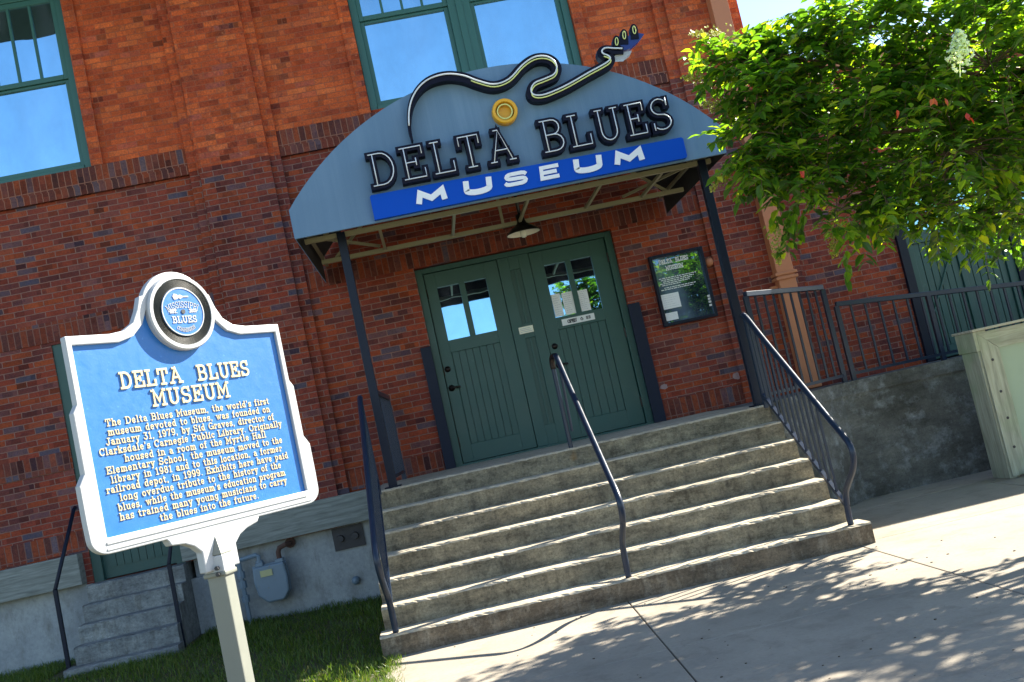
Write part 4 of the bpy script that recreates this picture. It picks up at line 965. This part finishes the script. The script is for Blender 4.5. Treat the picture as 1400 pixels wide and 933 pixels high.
WID = [.807, .80, .83, .90, .70, .87, .845, .90, .80, .83, .83, .493]
mb = MB()
for k, (s, w) in enumerate(zip(LINES, WID)):
    base = .042-.0361*k
    put_text(mb, s, .0255, -.004, base, SO, SU, SV, SN, .005, .0017, .003, width=w, track=.18)
mb.build('inscription', m_signtext, mk)
# bracket and post
mb = MB(); br_ = [(-.245,-.431),(-.233,-.459),(-.17,-.466),(-.13,-.485),(-.10,-.515),(-.10,-.60),(.07,-.60),(.07,-.515),(.10,-.485),(.14,-.466),(.20,-.452),(.215,-.431)]
mb.prism(br_, SO, SU, SV, SN, -.022, .022); mb.build('bracket', m_white, mk, bevel=.005)
pa = R(74-90)                                            # the post is turned a little from the plate
PU = Vector((math.cos(pa), math.sin(pa), 0)); PN = Vector((math.sin(pa), -math.cos(pa), 0))
pc = SO+SU*-.018-Vector((0,0,SO.z))
for (s, z0, z1, nm, mt) in ((.040, 0, 1.12, 'post', m_alu), (.046, 1.12, 1.19, 'socket', m_white), (.051, 1.105, 1.125, 'collar', m_alu)):
    mb = MB(); mb.obox(pc, PU, PN, Z, -s, s, -s, s, z0, z1); mb.build(nm, mt, mk, bevel=.006)
mb = MB(); s = .0465; b0 = [pc+PU*a*s+PN*b*s+Z*1.1905 for a, b in ((-1,-1),(1,-1),(1,1),(-1,1))]; t0 = [pc+PU*a*s*.35+PN*b*s*.35+Z*1.272 for a, b in ((-1,-1),(1,-1),(1,1),(-1,1))]
mb.add(b0+t0, [(3,2,1,0),(4,5,6,7),(0,1,5,4),(1,2,6,5),(2,3,7,6),(3,0,4,7)]); mb.build('socket_cap', m_alu, mk, bevel=.005)
mb = MB()
for dz in (1.14, 1.115): mb.lathe([(0,.012),(.009,.012),(.009,0)], pc+PN*.051+Z*dz+PU*.02, PN, 6)
mb.build('bolt', m_bolt, mk)

# ================================================================== WOODEN PANEL WALL at right
bx = thing('wooden_panel_wall', (4.95,-2.1,0), 'weathered pale wooden framed panel wall beside the ramp at the right', 'wooden panel')
fx, fy = 4.925, -2.16
mb = MB(); mb.box(fx, fx+.10, fy-.001, fy+.30, 0, 1.20); mb.build('end_board', m_wood2, bx, bevel=.006)
mb = MB(); mb.box(fx-.015, fx+.115, fy-.02, fy+.32, 1.201, 1.385); mb.build('cap_end', m_wood2, bx, bevel=.006)
mb = MB(); mb.add([(fx+.02,fy-.022,1.37),(7.6,fy-.022,1.37),(7.6,fy-.022,1.20),(fx+.20,fy-.022,1.20),(fx+.02,fy+.0,1.37),(7.6,fy+.0,1.37),(7.6,fy+.0,1.20),(fx+.20,fy+.0,1.20)], [(0,1,2,3),(7,6,5,4),(0,4,5,1),(1,5,6,2),(2,6,7,3),(3,7,4,0)])
mb.build('top_board', wood('weathered_board_long', (.42,.44,.34), (.27,.27,.20), 'X', (.24,.32,.2)), bx)
mb = MB(); mb.add([(fx+.018,fy-.024,1.366),(fx+.198,fy-.024,1.197),(fx+.198,fy-.024,.02),(fx+.018,fy-.024,.02),(fx+.018,fy,1.366),(fx+.198,fy,1.197),(fx+.198,fy,.02),(fx+.018,fy,.02)], [(0,1,2,3),(7,6,5,4),(0,4,5,1),(1,5,6,2),(2,6,7,3),(3,7,4,0)])
mb.build('upright_board', m_wood2, bx)
mb = MB(); mb.box(fx+.17, 7.6, fy+.001, fy+.02, .02, 1.22); mb.build('panel', m_panelg, bx)
mb = MB(); mb.box(fx-.03, 7.7, fy-.05, fy+.34, 1.386, 1.41); mb.build('cap', wood('weathered_cap', (.45,.44,.36), (.3,.29,.22), 'X'), bx, bevel=.005)
mb = MB()
for a, b in ((fx+.11,1.10),(fx+.11,.80),(fx+.11,.55),(fx+.10,.28),(fx+.55,1.29),(fx+1.1,1.29)): mb.lathe([(0,.006),(.011,.005),(.014,0)], (a,fy-.024,b), (0,-1,0), 8)
mb.build('screw', m_bolt, bx)
# weeds
for k, (wx, wy) in enumerate(((5.12,-2.26),(5.30,-2.30),(5.5,-2.27),(5.72,-2.31))):
    mb = MB(); rnd = random.Random(k)
    for i in range(46):
        th = rnd.uniform(0, 6.28); l = rnd.uniform(.03,.11); el = rnd.uniform(.2,1.3); d = Vector((math.cos(th)*math.cos(el), math.sin(th)*math.cos(el), math.sin(el)))
        b = Vector((wx+rnd.gauss(0,.05), wy+rnd.gauss(0,.03), .0)); sd = d.cross(Z).normalized()*l*.18
        mb.add([b, b+d*l*.5+sd, b+d*l, b+d*l*.5-sd], [(0,1,2,3)])
    tag(mb.build('weed', m_weed, recalc=False), 'small green weed at the foot of the wooden panel, %s from its left corner' % ('first','second','third','fourth')[k], 'plant', 'weeds by the wooden panel')

# ================================================================== TREE
tree = thing('crepe_myrtle_tree', (6.4,-4.3,0), 'leafy green crepe myrtle tree overhanging the pavement at the right', 'tree')
rt = random.Random(11)
LOBES = [ # centre, radii, weight
 ((4.75,-4.0,3.05), (1.3,1.2,.80), 620), ((6.1,-4.5,3.4), (1.4,1.3,.95), 420), ((7.6,-4.6,3.9), (1.4,1.2,1.0), 420), ((6.4,-5.4,3.6), (1.2,1.0,.9), 260), ((4.0,-4.3,2.7), (.95,.9,.62), 330),
 ((3.35,-4.3,3.15), (.78,.6,.45), 300), ((2.75,-4.35,3.32), (.50,.38,.28), 120), ((2.95,-4.3,2.72), (.46,.40,.34), 120), ((3.6,-4.2,2.3), (.55,.5,.26), 100), ((3.0,-4.3,2.45), (.35,.35,.2), 50),
 ((4.5,-4.9,3.85), (1.1,.7,.5), 280), ((5.0,-3.1,2.55), (.95,.6,.55), 220), ((4.9,-4.6,2.35), (.8,.8,.45), 170), ((3.5,-4.5,3.66), (.65,.5,.24), 130), ((4.5,-3.1,2.9), (.45,.45,.45), 120), ((3.0,-4.4,3.55), (.42,.35,.20), 100), ((4.2,-4.6,3.2), (.9,.7,.6), 300), ((4.35,-4.3,2.15), (.5,.5,.22), 80), ((2.40,-4.4,3.02), (.34,.3,.28), 80), ((2.55,-4.4,3.62), (.28,.22,.16), 50)]
stem = Vector((6.4,-4.3,0)); limbs = MB(); trunk = MB()
for k in range(4):
    th = k*1.57+.4; top = stem+Vector((math.cos(th)*.5, math.sin(th)*.5, 2.1)); trunk.tube(smooth_line([stem+Vector((math.cos(th)*.09, math.sin(th)*.09, -.05)), stem+Vector((math.cos(th)*.16, math.sin(th)*.16, .9)), top], 4), .075, 8, True, .05)
trunk.build('trunk', m_bark, tree, smooth=True)
leaves = MB(); twigs = MB()
def add_leaf(mb, b, d, l, nrm, wf=.28):
    d = d.normalized(); s = d.cross(nrm)
    if s.length < 1e-3: s = d.orthogonal()
    s.normalize(); n2 = s.cross(d); w = l*wf; dr = -Z*l*.10
    p = [b, b+d*l*.30+s*w*.85+n2*w*.35, b+d*l*.62+s*w*.85+n2*w*.30+dr*.5, b+d*l+dr*1.6, b+d*l*.62-s*w*.85+n2*w*.30+dr*.5, b+d*l*.30-s*w*.85+n2*w*.35, b+d*l*.45+dr*.2]
    mb.add(p, [(0,1,6),(1,2,6),(2,3,6),(3,4,6),(4,5,6),(5,0,6)])
def rdir(): 
    v = Vector((rt.gauss(0,1), rt.gauss(0,1), rt.gauss(0,1))); return v.normalized()
def twig(base, d, L, nl, ls):
    pts = [base]; p = base.copy(); dd = d.copy()
    for i in range(5):
        dd = (dd+Vector((rt.gauss(0,.16), rt.gauss(0,.16), rt.gauss(-.07,.12)))).normalized(); p = p+dd*L/5; pts.append(p.copy())
    twigs.tube(pts, .003, 4, False, .001)
    for i in range(nl):
        s = (i//2+.6)/(nl//2+.4)*5; k = min(4, int(s)); q = pts[k].lerp(pts[k+1], s-k); tdir = (pts[k+1]-pts[k]).normalized()
        side = tdir.cross(Z); side = side.normalized() if side.length > .05 else Vector((1,0,0))
        sg = 1 if i % 2 else -1
        ld = (tdir*.55+side*sg*.85+Vector((rt.gauss(0,.22), rt.gauss(0,.22), rt.gauss(-.05,.28)))).normalized()
        add_leaf(leaves, q, ld, ls*rt.uniform(.65,1.15), (Z+rdir()*.55).normalized())
    return pts[-1], dd
LT = []
for (c, rad, n_) in LOBES:
    c = Vector(c); rad = Vector(rad); 
    limbs.tube(smooth_line([stem+Vector((0,0,1.7))+rdir()*.2, (stem+Vector((0,0,2.3))).lerp(c, .5)+Vector((0,0,.1)), c], 4), .026, 6, True, .007)
    sub = []
    for i in range(max(5, n_//14)):
        e = c+Vector([a*b for a, b in zip(rdir(), rad)])*.8; mid = c.lerp(e, .5)+Vector((0,0,.06)); sub.append((c, mid, e))
        limbs.tube(smooth_line([c, mid, e], 3), .006, 5, False, .003)
    for i in range(int(n_*(.66 if c.x < 4.6 else .85 if c.x < 5.5 else .5))):
        a_, m_, e_ = rt.choice(sub); s = rt.uniform(.25, 1)
        q = m_.lerp(e_, (s-.5)*2) if s > .5 else a_.lerp(m_, s*2)
        q = q+Vector([a*b for a, b in zip(rdir(), rad)])*.33*rt.random()**.5
        d = ((q-c).normalized()*.9+rdir()*.7+Vector((0,0,.1))).normalized()
        LT.append(twig(q, d, rt.uniform(.16,.34), rt.choice((8,10,12)), .098))
# long outer sprays to the left
for b, d in (((3.2,-4.3,3.45),(-.95,.1,.22)), ((3.1,-4.35,3.3),(-.95,0,.05)), ((2.9,-4.3,3.15),(-.9,.1,-.05)), ((2.75,-4.35,2.85),(-.7,.1,-.45)), ((2.9,-4.3,2.65),(-.45,.1,-.8)), ((3.4,-4.4,3.85),(-.8,0,.3)), ((3.3,-4.3,3.7),(-.9,0,.05)), ((3.75,-4.2,2.35),(.1,0,-.9)), ((4.1,-4.3,2.3),(-.1,0,-1)), ((3.3,-4.3,2.5),(-.2,0,-.9)), ((4.5,-4.1,2.2),(.05,0,-1)), ((3.0,-4.3,3.5),(-.9,0,.4)), ((2.85,-4.4,3.62),(-.9,0,.25)), ((2.8,-4.4,3.5),(-.9,.05,.12)), ((2.7,-4.4,3.38),(-.9,0,.0)), ((2.65,-4.35,3.2),(-.9,.1,-.1)), ((2.65,-4.4,3.05),(-.8,.1,-.2)), ((2.75,-4.4,2.95),(-.7,0,-.35)), ((2.9,-4.4,3.7),(-.7,0,.2)), ((2.7,-4.4,2.75),(-.5,0,-.6)), ((3.1,-4.4,3.8),(-.5,0,.25)), ((2.95,-4.4,3.78),(-.95,0,.12)), ((2.75,-4.4,3.7),(-.9,0,.2)), ((3.3,-4.4,3.85),(-.9,0,.2)), ((2.6,-4.4,3.0),(-.8,0,-.2)), ((2.7,-4.4,2.6),(-.3,0,-.8)), ((3.05,-4.3,2.35),(-.3,0,-.8))):
    LT.append(twig(Vector(b), Vector(d).normalized(), .46, 18, .115)); LT.append(twig(Vector(b)+rdir()*.08, (Vector(d).normalized()+rdir()*.35).normalized(), .36, 12, .11))
limbs.build('branches', m_bark, tree, smooth=True); twigs.build('twigs', m_bark, tree, recalc=False)
cr = leaves.build('crown', m_leaf, tree, recalc=False)
# seed panicles, one white flower head and a few red leaves
def panicle(base, d, L, mat, nm, n, r, spread):
    mb = MB(); d = d.normalized()
    for i in range(n):
        s = rt.random(); q = base+d*L*s+rdir()*spread*(1-.75*s)*rt.random()**.5
        for k in range(3): 
            a = rdir()*r; b = a.orthogonal().normalized()*r*.8; mb.add([q-a-b, q+a-b, q+a+b, q-a+b], [(0,1,2,3)])
    for i in range(14):
        s = i/14; mb.tube([base+d*L*s*.9, base+d*L*s+rdir()*spread*(1-.7*s)], .0016, 3, False)
    mb.tube([base-d*.1, base+d*L], .003, 4, False)
    mb.build(nm, mat, tree, recalc=False)
for b, d in (((2.50,-4.4,3.82),(-.9,0,.25)), ((2.40,-4.3,3.55),(-.9,0,.25)), ((2.50,-4.3,3.36),(-.95,0,.15)), ((2.55,-4.3,3.28),(-.8,.1,.25)), ((2.36,-4.35,2.92),(-.6,0,-.35)), ((3.0,-4.2,2.42),(-.2,0,-.9)), ((2.55,-4.3,2.45),(-.2,0,-.9))):
    panicle(Vector(b), Vector(d), .28, m_bud, 'seed_panicle', 130, .0085, .11)
panicle(Vector((3.45,-5.5,3.03)), Vector((.05,-.3,.9)), .16, m_flower, 'white_flower_head', 240, .011, .105)
rl = MB()
for b in ((3.03,-5.4,2.80),(3.27,-5.4,2.83),(3.36,-5.4,2.82),(3.49,-5.4,2.72),(2.45,-5.2,2.6)):
    for k in range(2): add_leaf(rl, Vector(b)+rdir()*.03, Vector((rt.gauss(0,.5),-.2,-1)), .05, rdir(), .33)
rl.build('red_leaves', m_red, tree, recalc=False)
